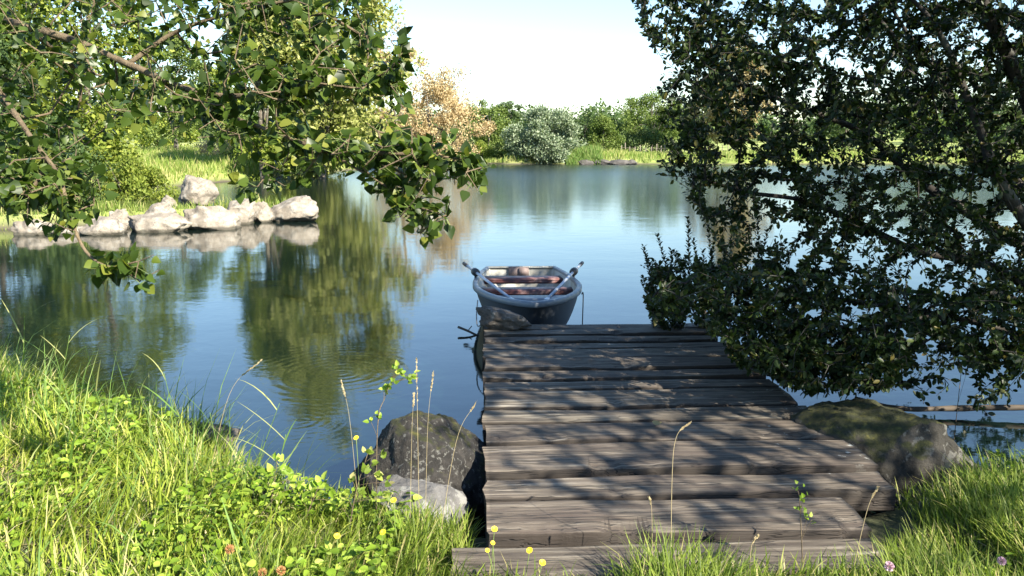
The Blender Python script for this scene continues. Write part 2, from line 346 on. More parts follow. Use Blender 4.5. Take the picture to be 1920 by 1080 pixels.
# ------------------------------------------------------------------ geometry builders
def frames(d, nrm):
    """rotation matrices with local Y along d and local Z near nrm"""
    y = norm(d); z = norm(nrm - (nrm * y).sum(-1, keepdims=True) * y); x = np.cross(y, z); return np.stack([x, y, z], -1)
POPLAR = np.array([(0, 0, 0), (.38, .05, .05), (.50, .28, .08), (.34, .60, .05), (.14, .88, .01), (0, 1.06, -.06), (-.14, .88, .01), (-.34, .60, .05), (-.50, .28, .08), (-.38, .05, .05)])
POPLAR_F = [np.array([[0, 1, 2, 3, 4, 5]]), np.array([[0, 5, 6, 7, 8, 9]])]
OVAL = np.array([(0, 0, 0), (.17, .18, .04), (.27, .48, .07), (.19, .80, .03), (0, 1.0, -.05), (-.19, .80, .03), (-.27, .48, .07), (-.17, .18, .04)])
OVAL_F = [np.array([[0, 1, 2, 3, 4]]), np.array([[0, 4, 5, 6, 7]])]
LEAF4 = np.array([(0, 0, 0), (.3, .5, .06), (0, 1, 0), (-.3, .5, .06)]); LEAF4_F = [np.array([[0, 1, 2, 3]])]
ROUND = np.array([(0, .0, 0), (.24, .0, .05), (.40, .30, .11), (.26, .66, .06), (0, 1.0, -.10), (-.26, .66, .06), (-.40, .30, .11), (-.24, .0, .05)])
def scatter(tv, tf, pos, rot, scale):
    n = len(pos); V = np.einsum('nij,mj->nmi', rot, tv) * scale[:, None, None] + pos[:, None, :]
    off = (np.arange(n) * len(tv))[:, None, None]; Fs = [(f[None] + off).reshape(-1, f.shape[1]) for f in tf]
    return V.reshape(-1, 3), Fs
def prisms(p0, p1, r0, r1, k=5):
    d = norm(p1 - p0); ref = np.where(np.abs(d[:, 2:3]) > .9, np.array([[1., 0, 0]]), np.array([[0, 0, 1.]])); u = norm(np.cross(d, ref)); v = np.cross(d, u)
    a = np.arange(k) * 2 * math.pi / k; c, s = np.cos(a), np.sin(a)
    ring = c[None, :, None] * u[:, None] + s[None, :, None] * v[:, None]
    V = np.concatenate([p0[:, None] + ring * r0[:, None, None], p1[:, None] + ring * r1[:, None, None]], 1)
    j = np.arange(k); f = np.stack([j, (j + 1) % k, k + (j + 1) % k, k + j], -1)
    return V.reshape(-1, 3), (f[None] + (np.arange(len(p0)) * 2 * k)[:, None, None]).reshape(-1, 4)
def tube(pts, rads, k=10, wob=0.0, seed=0, cap=True):
    pts = np.asarray(pts, float); rads = np.asarray(rads, float) * np.ones(len(pts)); n = len(pts)
    t = norm(np.gradient(pts, axis=0)); ref = np.array([0, 0, 1.]) if abs(t[0, 2]) < .9 else np.array([1., 0, 0]); V = []
    u = norm(np.cross(t[0], ref))
    for i in range(n):
        u = u - (u @ t[i]) * t[i]; u = u / np.linalg.norm(u); v = np.cross(t[i], u); a = np.arange(k) * 2 * math.pi / k
        V.append(pts[i] + (np.cos(a)[:, None] * u + np.sin(a)[:, None] * v) * rads[i])
    V = np.concatenate(V)
    if wob: cen = np.repeat(pts, k, 0); V = cen + (V - cen) * (1 + wob * fbm(V * 6, 3, seed))[:, None]
    I = np.arange(n * k).reshape(n, k); I2 = np.roll(I, -1, 1); F = np.stack([I[:-1], I2[:-1], I2[1:], I[1:]], -1).reshape(-1, 4)
    Fs = [F]
    if cap: Fs.append(np.stack([I[0][::-1], I[-1]]))
    return V, Fs
def spline(pts, n=12):
    pts = np.asarray(pts, float); m = len(pts); ext = np.vstack([2 * pts[0] - pts[1], pts, 2 * pts[-1] - pts[-2]]); out = []
    for i in range(m - 1):
        p0, p1, p2, p3 = ext[i:i + 4]
        for t in np.linspace(0, 1, n, endpoint=False): out.append(.5 * ((2 * p1) + (p2 - p0) * t + (2 * p0 - 5 * p1 + 4 * p2 - p3) * t * t + (3 * p1 - p0 - 3 * p2 + p3) * t ** 3))
    out.append(pts[-1]); return np.array(out)
def join(parts):
    V, F, o = [], [], 0
    for v, f in parts:
        v = np.asarray(v, float)
        if not isinstance(f, (list, tuple)): f = [f]
        V.append(v); F += [np.asarray(g) + o for g in f]; o += len(v)
    byk = {}
    for f in F: byk.setdefault(f.shape[1], []).append(f)
    return np.concatenate(V), [np.concatenate(v) for v in byk.values()]

def colonize(mains, targets, step=.12, wig=.03, rtip=.0016, rmax=.2, power=.45, thin=None):
    """grow twigs from the main limbs to every target: returns node positions, parents, radii and the tip node of each target"""
    pos, par = [], []
    for pl in mains:
        q = pl; L = len(pos)
        for i, p in enumerate(q): pos.append(p); par.append(L + i - 1 if i else -1)
        if L:   # join the limb to the nearest earlier node
            d = np.linalg.norm(np.array(pos[:L]) - q[0], axis=1); par[L] = int(d.argmin())
    n0 = len(pos); base = np.array(pos)
    dist = np.array([np.linalg.norm(base - t, axis=1).min() for t in targets]); order = np.argsort(dist)
    buf = np.zeros((n0 + len(targets) * 40, 3)); buf[:n0] = base; cnt = n0; tips = np.zeros(len(targets), int)
    for ti in order:
        t = targets[ti]; d = np.linalg.norm(buf[:cnt] - t, axis=1); j = int(d.argmin()); a = buf[j].copy(); L = d[j]; m = int(min(30, max(1, round(L / step)))); side = rng.normal(size=3) * wig * L * 3
        prev = j
        for s in range(1, m + 1):
            f = s / m; p = a + (t - a) * f + side * math.sin(f * math.pi) * .5
            if s < m: p = p + rng.normal(size=3) * wig * step
            buf[cnt] = p; pos.append(p); par.append(prev); prev = cnt; cnt += 1
        tips[ti] = prev
    posn = buf[:cnt]; par = np.array(par); w_ = np.zeros(cnt)
    w_[tips] += 1
    for i in range(cnt - 1, -1, -1):
        if par[i] >= 0 and par[i] < i: w_[par[i]] += w_[i]
    r = np.minimum(rtip * np.maximum(w_, 1) ** power, rmax)
    return posn, par, r, tips, n0

# ------------------------------------------------------------------ far trees
def far_tree(name, label, x, y, h, w_, lm, n=9000, ls=.16, base=.12, cat='tree', shape='round', clump=60, bark_='bark', z0=None, trunk_r=None, gap=.5, stretch=1.0, up=.0):
    z = hz(x, y) - .05 if z0 is None else z0
    root = empty(name, (x, y, z), label, cat, None)
    b = h * base; H = h - b
    # clump centres spread through the crown volume, more at its skin
    q = rand_dirs(clump * 3); rr = rng.uniform(.25, 1, len(q)) ** .45; q = q * rr[:, None]
    wob = 1 + .28 * fbm(q * 1.6 + x, 3, int(abs(x * 7 + y)) % 97)
    q = q * wob[:, None]
    if shape == 'tall': prof = np.clip(1.05 - .45 * np.abs(q[:, 2]), .3, 1.1)
    elif shape == 'cone': prof = np.clip(.62 - .55 * q[:, 2], .08, 1.1)
    elif shape == 'dome': q[:, 2] = np.abs(q[:, 2]) * 2 - 1; prof = np.where(q[:, 2] < -.4, .9, 1.0)
    else: prof = np.ones(len(q))
    c = np.stack([q[:, 0] * prof * w_ / 2, q[:, 1] * prof * w_ / 2, b + H * (q[:, 2] + 1) / 2], -1)
    keep = vnoise(c * (2.6 / w_) * np.array([1, 1, .7]) + y, 11) > -gap; c = c[keep][:clump]
    nc = len(c); per = max(6, n // nc); cs = rng.uniform(.07, .17, nc) * w_ * (1.2 if nc < 60 else 1)
    idx = np.repeat(np.arange(nc), per); d = rand_dirs(len(idx)); rad_ = rng.uniform(0, 1, len(idx)) ** .5
    off = d * (rad_ * cs[idx])[:, None] * np.array([1, 1, .75 * stretch])
    p = c[idx] + off; p[:, 2] = np.maximum(p[:, 2], .02 * h)
    nr_ = norm(d * .8 + np.array([0, 0, .5]) + rng.normal(size=d.shape) * .5); dr = norm(rng.normal(size=d.shape) + off / (cs[idx][:, None]) + np.array([0, 0, up]))
    V, Fs = scatter(LEAF4, LEAF4_F, p + np.array([x, y, z]), frames(dr, nr_), rng.uniform(.7, 1.3, len(p)) * ls)
    mesh_np('crown', V, Fs, M[lm], root)
    # trunk and limbs
    tr = trunk_r or max(.05, .018 * h); parts = []
    lean = rng.normal(size=2) * .04 * h; top = np.array([lean[0], lean[1], h * .72])
    pts = spline([(0, 0, -.1), (lean[0] * .2, lean[1] * .2, h * .25), (lean[0] * .6, lean[1] * .6, h * .5), top], 4); parts.append(tube(pts, np.linspace(tr * 1.15, tr * .25, len(pts)), 8, .15))
    for j in range(10 if h > 3 else 5):
        cc = c[rng.integers(nc)]; s = pts[rng.integers(2, len(pts) - 3)]; mid = (s + cc) / 2 + np.array([0, 0, .05 * h]); pp = spline([s, mid, cc], 4); parts.append(tube(pp, np.linspace(tr * .4, tr * .08, len(pp)), 5))
    V, Fs = join(parts); mesh_np('trunk', V + np.array([x, y, z]), Fs, M[bark_], root, smooth=True)
    return root
def ftp(px, dist): return (px - 960) / FPX * dist * .983
T = far_tree
T('pale_tree', 'tall pale green tree on the left shore, its top beyond the picture', ftp(590, 42), 43, 15.5, 8.6, 'pale_green', 44000, .25, .02, shape='tall', clump=150, gap=.5)
T('pale_tree', 'narrower yellow-green tree beside the tall pale one, left shore', ftp(480, 40), 41, 11.5, 4.2, 'yellow_green', 16000, .21, .02, shape='tall', clump=70, gap=.4)
T('leafy_tree', 'broad yellow-green tree at the far left behind the rock islet', ftp(150, 31), 31.5, 9.3, 7.0, 'yellow_green', 28000, .19, .02, clump=110, gap=.3)
T('leafy_tree', 'dark green tree at the left picture edge above the pond', ftp(-30, 27), 27.5, 7.5, 5.0, 'far_dark', 15000, .14, .06, clump=80)
T('leafy_bush', 'dark low bush at the water edge left of the bright feathery bush', ftp(55, 26), 26.2, 2.9, 4.2, 'far_dark', 9000, .12, .02, 'bush', 'dome', 50)
T('feathery_bush', 'bright yellow-green feathery bush on the left shore behind the islet', ftp(215, 27.5), 28, 3.6, 3.1, 'yellow_green', 16000, .10, .02, 'bush', 'dome', 60, up=.8)
T('leafy_tree', 'mid green tree rising behind the bright feathery bush', ftp(330, 58), 58, 9.0, 6.0, 'far_green', 10000, .2, .12, clump=60)
T('low_bush', 'rounded pale green bush on the left meadow shore', ftp(470, 47), 47.5, 2.6, 3.6, 'pale_green', 9000, .13, .02, 'bush', 'dome', 50)
T('low_bush', 'darker green bush beside the trunk of the tall pale tree', ftp(560, 50), 51, 2.2, 3.4, 'far_green', 7000, .14, .02, 'bush', 'dome', 40)
T('low_bush', 'tan brown scrub in the left meadow behind the islet boulder', ftp(415, 52), 53, 1.8, 3.8, 'rust', 6000, .12, .02, 'bush', 'dome', 40)
T('leafy_tree', 'pale yellow-green tree far back on the left meadow', ftp(275, 70), 72, 6.5, 6.5, 'yellow_green', 9000, .26, .05, clump=60)
T('leafy_tree', 'dull green tree far back between the two tall left trees', ftp(400, 80), 82, 6.0, 8.0, 'far_green', 9000, .26, .05, clump=60)
T('rusty_tree', 'airy rust-brown tree on the left shore right of the tall pale tree', ftp(805, 55), 56, 9.0, 7.2, 'rust', 20000, .15, .04, clump=90, gap=.25, up=.7)
T('rusty_tree', 'taller tan-leaved tree between the pale tree and the rust-brown one', ftp(740, 57), 58.5, 11.5, 5.6, 'rust', 14000, .16, .06, shape='tall', clump=60, gap=.1, up=.8)
T('leafy_tree', 'green tree between the rust-brown tree and the round silver willow', ftp(915, 78), 78, 5.9, 5.0, 'far_green', 10000, .2, .05, clump=60)
T('leafy_tree', 'slim dark green tree just left of the silver willow', ftp(958, 80), 81, 5.5, 3.4, 'far_dark', 7000, .2, .05, clump=40)
T('low_bush', 'low green bush on the far shore left of the silver willow', ftp(935, 73), 74, 2.2, 3.2, 'far_green', 5000, .14, .02, 'bush', 'dome', 30)
T('low_bush', 'small yellowish bush on the far shore below the rust-brown tree', ftp(905, 72.5), 73.5, 1.9, 2.2, 'yellow_green', 3500, .14, .02, 'bush', 'dome', 25)
T('silver_willow', 'round silver-green willow bush standing at the far water edge', ftp(1020, 71.5), 71.9, 5.0, 6.3, 'silver', 34000, .20, .01, 'willow', 'dome', 120, gap=.6, up=1.0, z0=-.3)
T('leafy_tree', 'dark green tree just right of the silver willow', ftp(1096, 84), 84, 4.1, 4.0, 'far_dark', 6000, .2, .03, clump=40)
T('leafy_tree', 'yellowish green tree with a thin spire, far shore right of the silver willow', ftp(1132, 82), 82, 4.5, 4.4, 'far_green', 8000, .18, .03, shape='cone', clump=50)
T('leafy_tree', 'low dark tree between the spired tree and the big far tree', ftp(1170, 90), 91, 3.9, 4.5, 'far_dark', 6000, .2, .03, clump=40)
T('leafy_tree', 'big green tree on the far shore beside the edge of the right foliage', ftp(1226, 86), 87, 7.4, 6.8, 'far_green', 16000, .2, .05, clump=90, gap=.3)
T('dark_thicket', 'dark thicket below the big far tree', ftp(1205, 84), 84.5, 3.0, 6.5, 'far_dark', 7000, .18, .02, 'bush', 'dome', 40)
T('golden_tree', 'tall golden brown tree seen through the right foliage', ftp(1405, 72), 76, 11.0, 6.4, 'gold', 16000, .24, .08, shape='tall', clump=80, gap=.3)
T('golden_tree', 'shorter golden tree next to the tall golden brown one', ftp(1335, 74), 78, 6.3, 4.4, 'gold', 7000, .18, .06, clump=50, gap=.3)
T('leafy_tree', 'green tree across the pond behind the middle of the right foliage', ftp(1620, 90), 95, 6.0, 7.5, 'far_dark', 9000, .24, .05, clump=60)
T('leafy_tree', 'wide green tree across the pond near the right picture edge', ftp(1800, 85), 92, 7.0, 8.5, 'far_green', 9000, .24, .05, clump=60)
T('leafy_tree', 'green tree across the pond at the right picture edge', ftp(1910, 78), 84, 6.5, 7.0, 'far_dark', 8000, .24, .05, clump=60)
# distant belt of woodland
def belt(name, label, a0, a1, r0, r1, h0, h1, n, ls, lm):
    nb = 260; a = np.radians(rng.uniform(a0, a1, nb)); r_ = rng.uniform(r0, r1, nb); cx, cy = r_ * np.sin(a), r_ * np.cos(a)
    ch = rng.uniform(h0, h1, nb); idx = rng.integers(0, nb, n); d = rand_dirs(n) * (rng.uniform(0, 1, n) ** .4)[:, None]
    z = height(cx, cy); p = np.stack([cx[idx], cy[idx], z[idx] + ch[idx] * .5], -1) + d * np.stack([ch[idx] * .55, ch[idx] * .55, ch[idx] * .52], -1)
    V, Fs = scatter(LEAF4, LEAF4_F, p, frames(rand_dirs(n), norm(d + np.array([0, -.2, .6]))), rng.uniform(.7, 1.4, n) * ls)
    tag(mesh_np(name, V, Fs, M[lm]), label, 'woodland', kind='stuff')
belt('far_woodland', 'distant belt of woodland along the horizon behind the pond', -38, 38, 130, 230, 4.5, 8.5, 60000, .75, 'far_dark')

# ------------------------------------------------------------------ blades
def blades(base, h, wd, lean, az, bend, face=None, seg=3):
    n = len(base); t = np.linspace(0, 1, seg + 1); wp = np.interp(t, [0, .4, .8, 1], [.8, 1, .55, .04])
    dx, dy = np.cos(az), np.sin(az); ang_ = lean[:, None] + bend[:, None] * t[None]   # angle from vertical along the blade
    ds = h[:, None] / seg; hor = np.concatenate([np.zeros((n, 1)), np.cumsum(np.sin(ang_[:, :-1]) * ds, 1)], 1); ver = np.concatenate([np.zeros((n, 1)), np.cumsum(np.cos(ang_[:, :-1]) * ds, 1)], 1)
    c = base[:, None] + np.stack([dx[:, None] * hor, dy[:, None] * hor, ver], -1)
    fa = az + math.pi / 2 + rng.normal(size=n) * .5 if face is None else face
    s = np.stack([np.cos(fa), np.sin(fa), np.zeros(n)], -1)[:, None] * (wd[:, None] * wp[None] / 2)[..., None]
    V = np.stack([c - s, c + s], 2).reshape(n, -1, 3); k = 2 * (seg + 1)
    f = np.array([[2 * i, 2 * i + 1, 2 * i + 3, 2 * i + 2] for i in range(seg)])
    return V.reshape(-1, 3), (f[None] + (np.arange(n) * k)[:, None, None]).reshape(-1, 4)
def on_dock(x, y, m=0.0):
    ux = x + .1 + .044 * (y - 3.0)
    return (ux > -.06 - m) & (ux < np.where(y < 3.25, 1.30 + (y - 2.74) * 1.25, 2.0) + m) & (y > 2.74 - m) & (y < 7.1)
def bank_pts(n, x0, x1, y0, y1, minsd=.0, dockm=0.02):
    x = rng.uniform(x0, x1, n); y = rng.uniform(y0, y1, n); k = (sdist(x, y) > minsd) & ~on_dock(x, y, dockm); x, y = x[k], y[k]; return x, y, height(x, y)
def sward(name, label, n, x0, x1, y0, y1, hf, wd, lm, minsd=0., lean=(.05, .5), clumpy=.5):
    x, y, z = bank_pts(n, x0, x1, y0, y1, minsd)
    q = np.stack([x * 3.2, y * 3.2, 0 * x], -1); cl = vnoise(q, 21); k = cl > rng.uniform(-1.4, -1.4 + 2 * clumpy, len(x)); x, y, z, cl = x[k], y[k], z[k], cl[k]
    hh = hf(x, y) * rng.uniform(.45, 1.25, len(x)) * (1 + .35 * cl); m = len(x)
    wind = vnoise(np.stack([x, y, x * 0], -1) * 2.2, 5) * 2.5 + .6
    az = wind + rng.normal(size=m) * 1.1
    V, Fq = blades(np.stack([x, y, z - .01], -1), hh, wd * rng.uniform(.6, 1.4, m), rng.uniform(*lean, m), az, rng.uniform(.1, 1.5, m))
    return tag(mesh_np(name, V, Fq, M[lm]), label, 'grass', kind='stuff')
def hleft(x, y): return np.where(x < -1.3, .24, np.interp(x, [-1.3, -.6, -.2], [.22, .17, .12]))
sward('grass', 'long bright green grass covering the left bank', 42000, -5.5, -.6, 1.9, 6.6, hleft, .0075, 'grass', -.05, (.05, .8), .55)
sward('grass', 'short grass in front of the jetty', 30000, -1.0, 2.3, 2.1, 3.5, lambda x, y: np.interp(x, [-.8, -.2, .1, .35, .5, .7, 1, 1.6, 2.2], [.18, .14, .13, .15, .25, .20, .15, .18, .20]) * np.where(on_dock(x, y, .25), .9, 1), .0055, 'grass_dark', .02, (.05, .7), .6)
sward('grass', 'tangled grass on the right bank beside the jetty', 17000, 1.4, 5.5, 1.9, 5.2, lambda x, y: .16 + 0 * x, .007, 'grass_dark', .02, (.05, .7), .5)
sward('arching_grass', 'pale arching grass blades leaning over the left bank', 3200, -5.5, -.9, 1.9, 6.4, lambda x, y: hleft(x, y) * 1.45, .009, 'reed', -.05, (.2, .9), .7)
def edge_h(x, y): sd_ = sdist(x, y); return np.where((sd_ < .8) & (x < -.9), .48, .02)
sward('shore_grass', 'tall thin grass standing over the left water edge', 1300, -5.0, -.9, 3.2, 6.6, edge_h, .006, 'reed', -.12, (.05, .6), .9)
sward('dry_grass', 'dry straw coloured blades among the grass', 9000, -5.0, 4.5, 1.9, 5.2, lambda x, y: hleft(x, y) * .9, .0055, 'straw', 0.0, (.5, 1.5), .35)
# ground cover herbs
def herbs(name, label, n, x0, x1, y0, y1, hi, ls, lm, tv=ROUND, tf=OVAL_F, minsd=0.):
    x, y, z = bank_pts(n, x0, x1, y0, y1, minsd); cl = vnoise(np.stack([x * 2.3, y * 2.3, 0 * x], -1), 33); k = cl > -.15; x, y, z, cl = x[k], y[k], z[k], cl[k]; m = len(x)
    p = np.stack([x, y, z + rng.uniform(.02, hi, m) * (.6 + .8 * cl)], -1)
    d = rand_dirs(m); d[:, 2] = np.abs(d[:, 2]) * .2 - .1; nn = norm(np.array([0, 0, 1.]) + rng.normal(size=(m, 3)) * .6)
    V, Fs = scatter(tv, tf, p, frames(d, nn), rng.uniform(.35, 1.3, m) * ls); return tag(mesh_np(name, V, Fs, M[lm]), label, 'ground cover', kind='stuff')
herbs('herb_cover', 'broad leaved herbs growing among the long grass of the left bank', 36000, -5, -.45, 1.9, 6.2, .22, .036, 'herb', minsd=-.02)
herbs('herb_cover', 'small leaved herbs between the grass on the right bank', 5200, 1.55, 4.5, 2.2, 5.0, .15, .03, 'herb', tv=OVAL, minsd=.02)

# meadow tufts and reeds on the far shores (one mass each)
def far_tufts(name, label, x0, x1, y0, y1, n, hh, wd, lm, s0, s1, cond=None, lean=(.02, .35)):
    x = rng.uniform(x0, x1, n * 3); y = rng.uniform(y0, y1, n * 3); sd = sdist(x, y); k = (sd > s0) & (sd < s1)
    if cond is not None: k &= cond(x, y)
    x, y = x[k][:n], y[k][:n]; z = height(x, y); m = len(x); cl = vnoise(np.stack([x * .6, y * .6, 0 * x], -1), 8)
    V, Fq = blades(np.stack([x, y, z - .02], -1), hh * rng.uniform(.5, 1.2, m) * (1 + .5 * cl), wd * rng.uniform(.6, 1.4, m), rng.uniform(*lean, m), rng.uniform(0, 6.28, m), rng.uniform(.1, .9, m), face=rng.normal(size=m) * .6, seg=2)
    return tag(mesh_np(name, V, Fq, M[lm]), label, 'grass', kind='stuff')
far_tufts('meadow_grass', 'tall pale meadow grass on the left shore', -34, -8, 25, 76, 46000, .5, .055, 'meadow', .1, 22)
far_tufts('meadow_grass', 'pale grass strip along the far shore', -10, 50, 68, 82, 16000, .5, .07, 'meadow', .2, 9)
far_tufts('reeds', 'clump of green reeds right of the silver willow', ftp(1060, 71), ftp(1128, 71), 69.5, 73.5, 2600, .9, .06, 'reed', -.3, 2.2)
ix = rng.uniform(-13, -5.4, 9000); iy = rng.uniform(17, 22, 9000); k = (isl(ix, iy) < .62); ix, iy = ix[k], iy[k]; iz = height(ix, iy)
V, Fq = blades(np.stack([ix, iy, iz - .02], -1), rng.uniform(.08, .34, len(ix)) * (1 + .8 * vnoise(np.stack([ix, iy, ix * 0], -1) * 1.3, 2)), rng.uniform(.012, .03, len(ix)), rng.uniform(0, .5, len(ix)), rng.uniform(0, 6.28, len(ix)), rng.uniform(.2, 1.2, len(ix)), seg=2)
tag(mesh_np('islet_grass', V, Fq, M['meadow']), 'grass growing behind the pale rocks of the islet', 'grass', kind='stuff')

# ------------------------------------------------------------------ rocks
def ico(sub):
    import bmesh
    bm = bmesh.new(); bmesh.ops.create_icosphere(bm, subdivisions=sub, radius=1); V = np.array([v.co[:] for v in bm.verts]); F = np.array([[v.index for v in f.verts] for f in bm.faces]); bm.free(); return V, F
ICO5, ICO4, ICO3 = ico(6), ico(5), ico(4)
def rock(name, label, c, size, m, seed=0, cuts=12, rough=.09, group=None, cat='rock', rz=0., lod=ICO4, cutd=.64, big=.2, tilt=(0, 0)):
    V, F = lod; r_ = np.random.default_rng(seed + 100); V = V.copy()
    V = V * (1 + big * fbm(V * 1.1 + seed * 3.1, 2, seed))[:, None]
    for k in range(cuts):
        nv = r_.normal(size=3); nv /= np.linalg.norm(nv); dd = r_.uniform(cutd, cutd + .2); s = V @ nv; V = V - np.clip(s - dd, 0, None)[:, None] * nv * .93
    V = V * (1 + rough * fbm(V * 4 + seed, 5, seed + 5, .55))[:, None]
    mn, mx = V.min(0), V.max(0); V = (V - (mn + mx) / 2) / (mx - mn)        # unit box
    cz, s_ = math.cos(rz), math.sin(rz)
    V = V * np.array(size)
    V[:, 2] += V[:, 0] * tilt[0] + V[:, 1] * tilt[1]
    V = np.stack([V[:, 0] * cz - V[:, 1] * s_, V[:, 0] * s_ + V[:, 1] * cz, V[:, 2]], -1)
    o = mesh_np(name, V, F, m, smooth=True); o.location = c; tag(o, label, cat, group); return o
def islet_rock(x0, x1, yt, yb, label, seed, dd=0., depth=.8, wmul=1.08, zb=None, **kw):
    """a rock whose foot stands where the pixel row yb meets the water (or level zb)"""
    z = WZ if zb is None else zb; g = G((x0 + x1) / 2, yb, z); g.y += dd; dep = g.y
    wdt = (x1 - x0) / FPX * dep * wmul; hgt = (yb - yt) / FPX * dep * 1.02
    sz = hgt + .25; gx = ftp((x0 + x1) / 2, dep)
    return rock('rock', label, (gx, dep + wdt * depth * .4, z + hgt - sz / 2), (wdt, wdt * depth, sz), M['granite'], seed, group='pale rocks of the islet', **kw)
islet_rock(-6, 64, 412, 441, 'low pale rock at the left end of the islet', 1, rz=.1)
islet_rock(58, 128, 419, 441, 'low flat rock between the two leftmost larger rocks, behind the hanging branch', 12, depth=.6)
islet_rock(120, 206, 408, 441, 'pale rock second from the left end of the islet, behind hanging leaves', 2, rz=-.1)
islet_rock(182, 222, 395, 432, 'small upright pale rock between two long rocks of the islet', 3, dd=.25)
islet_rock(213, 330, 402, 436, 'long low pale rock left of the islet middle', 4, depth=.6, rz=.05)
islet_rock(250, 306, 387, 412, 'rounded grey rock resting behind the long low one', 5, dd=.9, zb=-.15)
islet_rock(322, 424, 387, 431, 'wide pale rock at the islet middle below the tall boulder', 6, depth=.7, tilt=(-.05, 0))
islet_rock(405, 467, 375, 422, 'upright pale rock right of the islet middle', 7, dd=.1)
islet_rock(460, 499, 379, 418, 'narrow darker rock wedged between two pale ones', 8, dd=.1)
islet_rock(488, 584, 372, 416, 'large whitish rock at the right end of the islet', 9, depth=.7, tilt=(.12, 0))
islet_rock(318, 388, 339, 392, 'tall angular boulder standing above the other rocks of the islet', 10, dd=1.5, zb=-.1, cuts=14, cutd=.62)
islet_rock(286, 316, 374, 396, 'small rock left of the tall boulder', 11, dd=1.3, zb=-.1)

rock('boulder', 'big dark boulder with moss and lichen left of the jetty', (-.46, 4.12, -.29), (.84, .9, .97), M['boulder_dark'], 24, cuts=7, lod=ICO5, cat='boulder', rough=.07, cutd=.8, rz=.4)
rock('flat_rock', 'pale grey flat rock lying in the grass before the dark boulder', (-.43, 3.50, -.13), (.46, .36, .30), M['slab'], 31, cuts=8, lod=ICO5, rough=.08, tilt=(-.25, .1), rz=.2)
rock('boulder', 'grey boulder with mossy top against the right side of the jetty', (2.14, 4.36, -.35), (1.08, 1.0, .94), M['boulder_moss'], 43, cuts=8, lod=ICO5, cat='boulder', rough=.06, cutd=.78, rz=-.3)
rock('stone', 'half buried earthy stone in the grass at the left water edge', (-1.15, 3.72, -.2), (.42, .3, .24), M['slab'], 51, cat='stone')
rock('stone', 'small grey stone poking out of the long grass on the left bank', (-1.9, 4.55, -.2), (.5, .35, .26), M['stone_brown'], 52, cat='stone')
rock('stone', 'brown wedge of stone lying on the far left corner of the jetty', tuple(G(945, 612, 0.02) + Vector((.0, .02, .055))), (.50, .30, .19), M['stone_brown'], 61, cuts=10, cat='stone', cutd=.66, tilt=(-.18, .1), rz=-.1)
for k, (a, b_, sz, lb) in enumerate([(1100, 302, .9, 'dark stone on the far shore nearest the reeds'), (1122, 303, .6, 'small dark stone on the far shore'), (1160, 303, 1.5, 'widest dark rock on the far shore'), (1185, 304, .8, 'dark stone right of the widest rock on the far shore'), (1135, 305, .7, 'low purple-grey stone on the far shore')]):
    g = G(a, 309, WZ); rock('shore_rock', lb, (ftp(a, 70), 70.4, WZ + .16), (sz * 1.6, sz, .55), M['stone_far'], 70 + k, group='dark rocks along the far shore', lod=ICO3)

# ------------------------------------------------------------------ jetty
LX0, LY0 = G(918, 998, 0).x, G(918, 998, 0).y; E = G(905, 605, 0); DV = Vector((E.x - LX0, E.y - LY0, 0)); DL = DV.length; DV.normalize(); SV = Vector((DV.y, -DV.x, 0))
jet = empty('jetty', (LX0, LY0, 0), 'weathered plank jetty running from the bank to the boat', 'jetty')
jyaw = math.atan2(SV.y, SV.x); jet.rotation_euler = (0, 0, jyaw)
def plank(y0, y1, x0, x1, zt, th, seed, tilt=0., name='plank'):
    """board along local x, rotted edges; built in jetty space"""
    nx, k = 90, 22; xs = np.linspace(x0, x1, nx); cy, hw, hh = (y0 + y1) / 2, (y1 - y0) / 2, th / 2; a = np.linspace(0, 2 * math.pi, k, endpoint=False) + math.pi / k
    ca, sa = np.cos(a), np.sin(a); ex = .11
    py_ = np.sign(ca) * np.abs(ca) ** ex * hw; pz = np.sign(sa) * np.abs(sa) ** (ex * 1.3) * hh
    V = np.stack([np.repeat(xs, k), np.tile(py_, nx) + cy, np.tile(pz, nx) + zt - hh], -1)
    q = np.stack([V[:, 0] * 2.2, V[:, 1] * 6 + seed * 5, V[:, 2] * 6], -1)
    e = np.tile(np.abs(py_) / hw, nx)
    V[:, 1] += .009 * fbm(q, 4, seed) * np.sign(V[:, 1] - cy) + .010 * fbm(np.stack([V[:, 0] * .8, V[:, 0] * 0 + seed, V[:, 0] * 0], -1), 2, seed)
    V[:, 2] += .006 * fbm(np.stack([V[:, 0] * 1.5, V[:, 1] * 9 + seed, V[:, 2] * 0], -1), 4, seed + 3) + tilt * (V[:, 1] - cy)
    # chipped near edge
    chip = np.clip(fbm(np.stack([V[:, 0] * 5, V[:, 0] * 0 + seed * 2, V[:, 0] * 0], -1), 4, seed + 9) - .25, 0, 1)
    nearedge = (V[:, 1] < cy) & (V[:, 2] > zt - hh); V[:, 2] -= np.where(nearedge & (e > .8), chip * .03, 0); V[:, 1] += np.where(nearedge & (e > .8), chip * .045, 0)
    end = (V[:, 0] > x1 - 1e-6) | (V[:, 0] < x0 + 1e-6); V[:, 0] += np.where(end, .012 * fbm(np.stack([V[:, 1] * 20, V[:, 2] * 20, V[:, 0] * 0 + seed], -1), 3, seed), 0)
    I = np.arange(nx * k).reshape(nx, k); I2 = np.roll(I, -1, 1); F = np.stack([I[:-1], I[1:], I2[1:], I2[:-1]], -1).reshape(-1, 4)
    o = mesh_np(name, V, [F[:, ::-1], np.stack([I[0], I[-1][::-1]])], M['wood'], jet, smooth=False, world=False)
    return o
ys = [998, 928, 886, 829, 790, 760, 727, 691, 652, 628, 606]
def along(py): g = G(915, py, 0); return (g - Vector((LX0, LY0, 0))).dot(DV)
edges = [along(v) for v in ys]
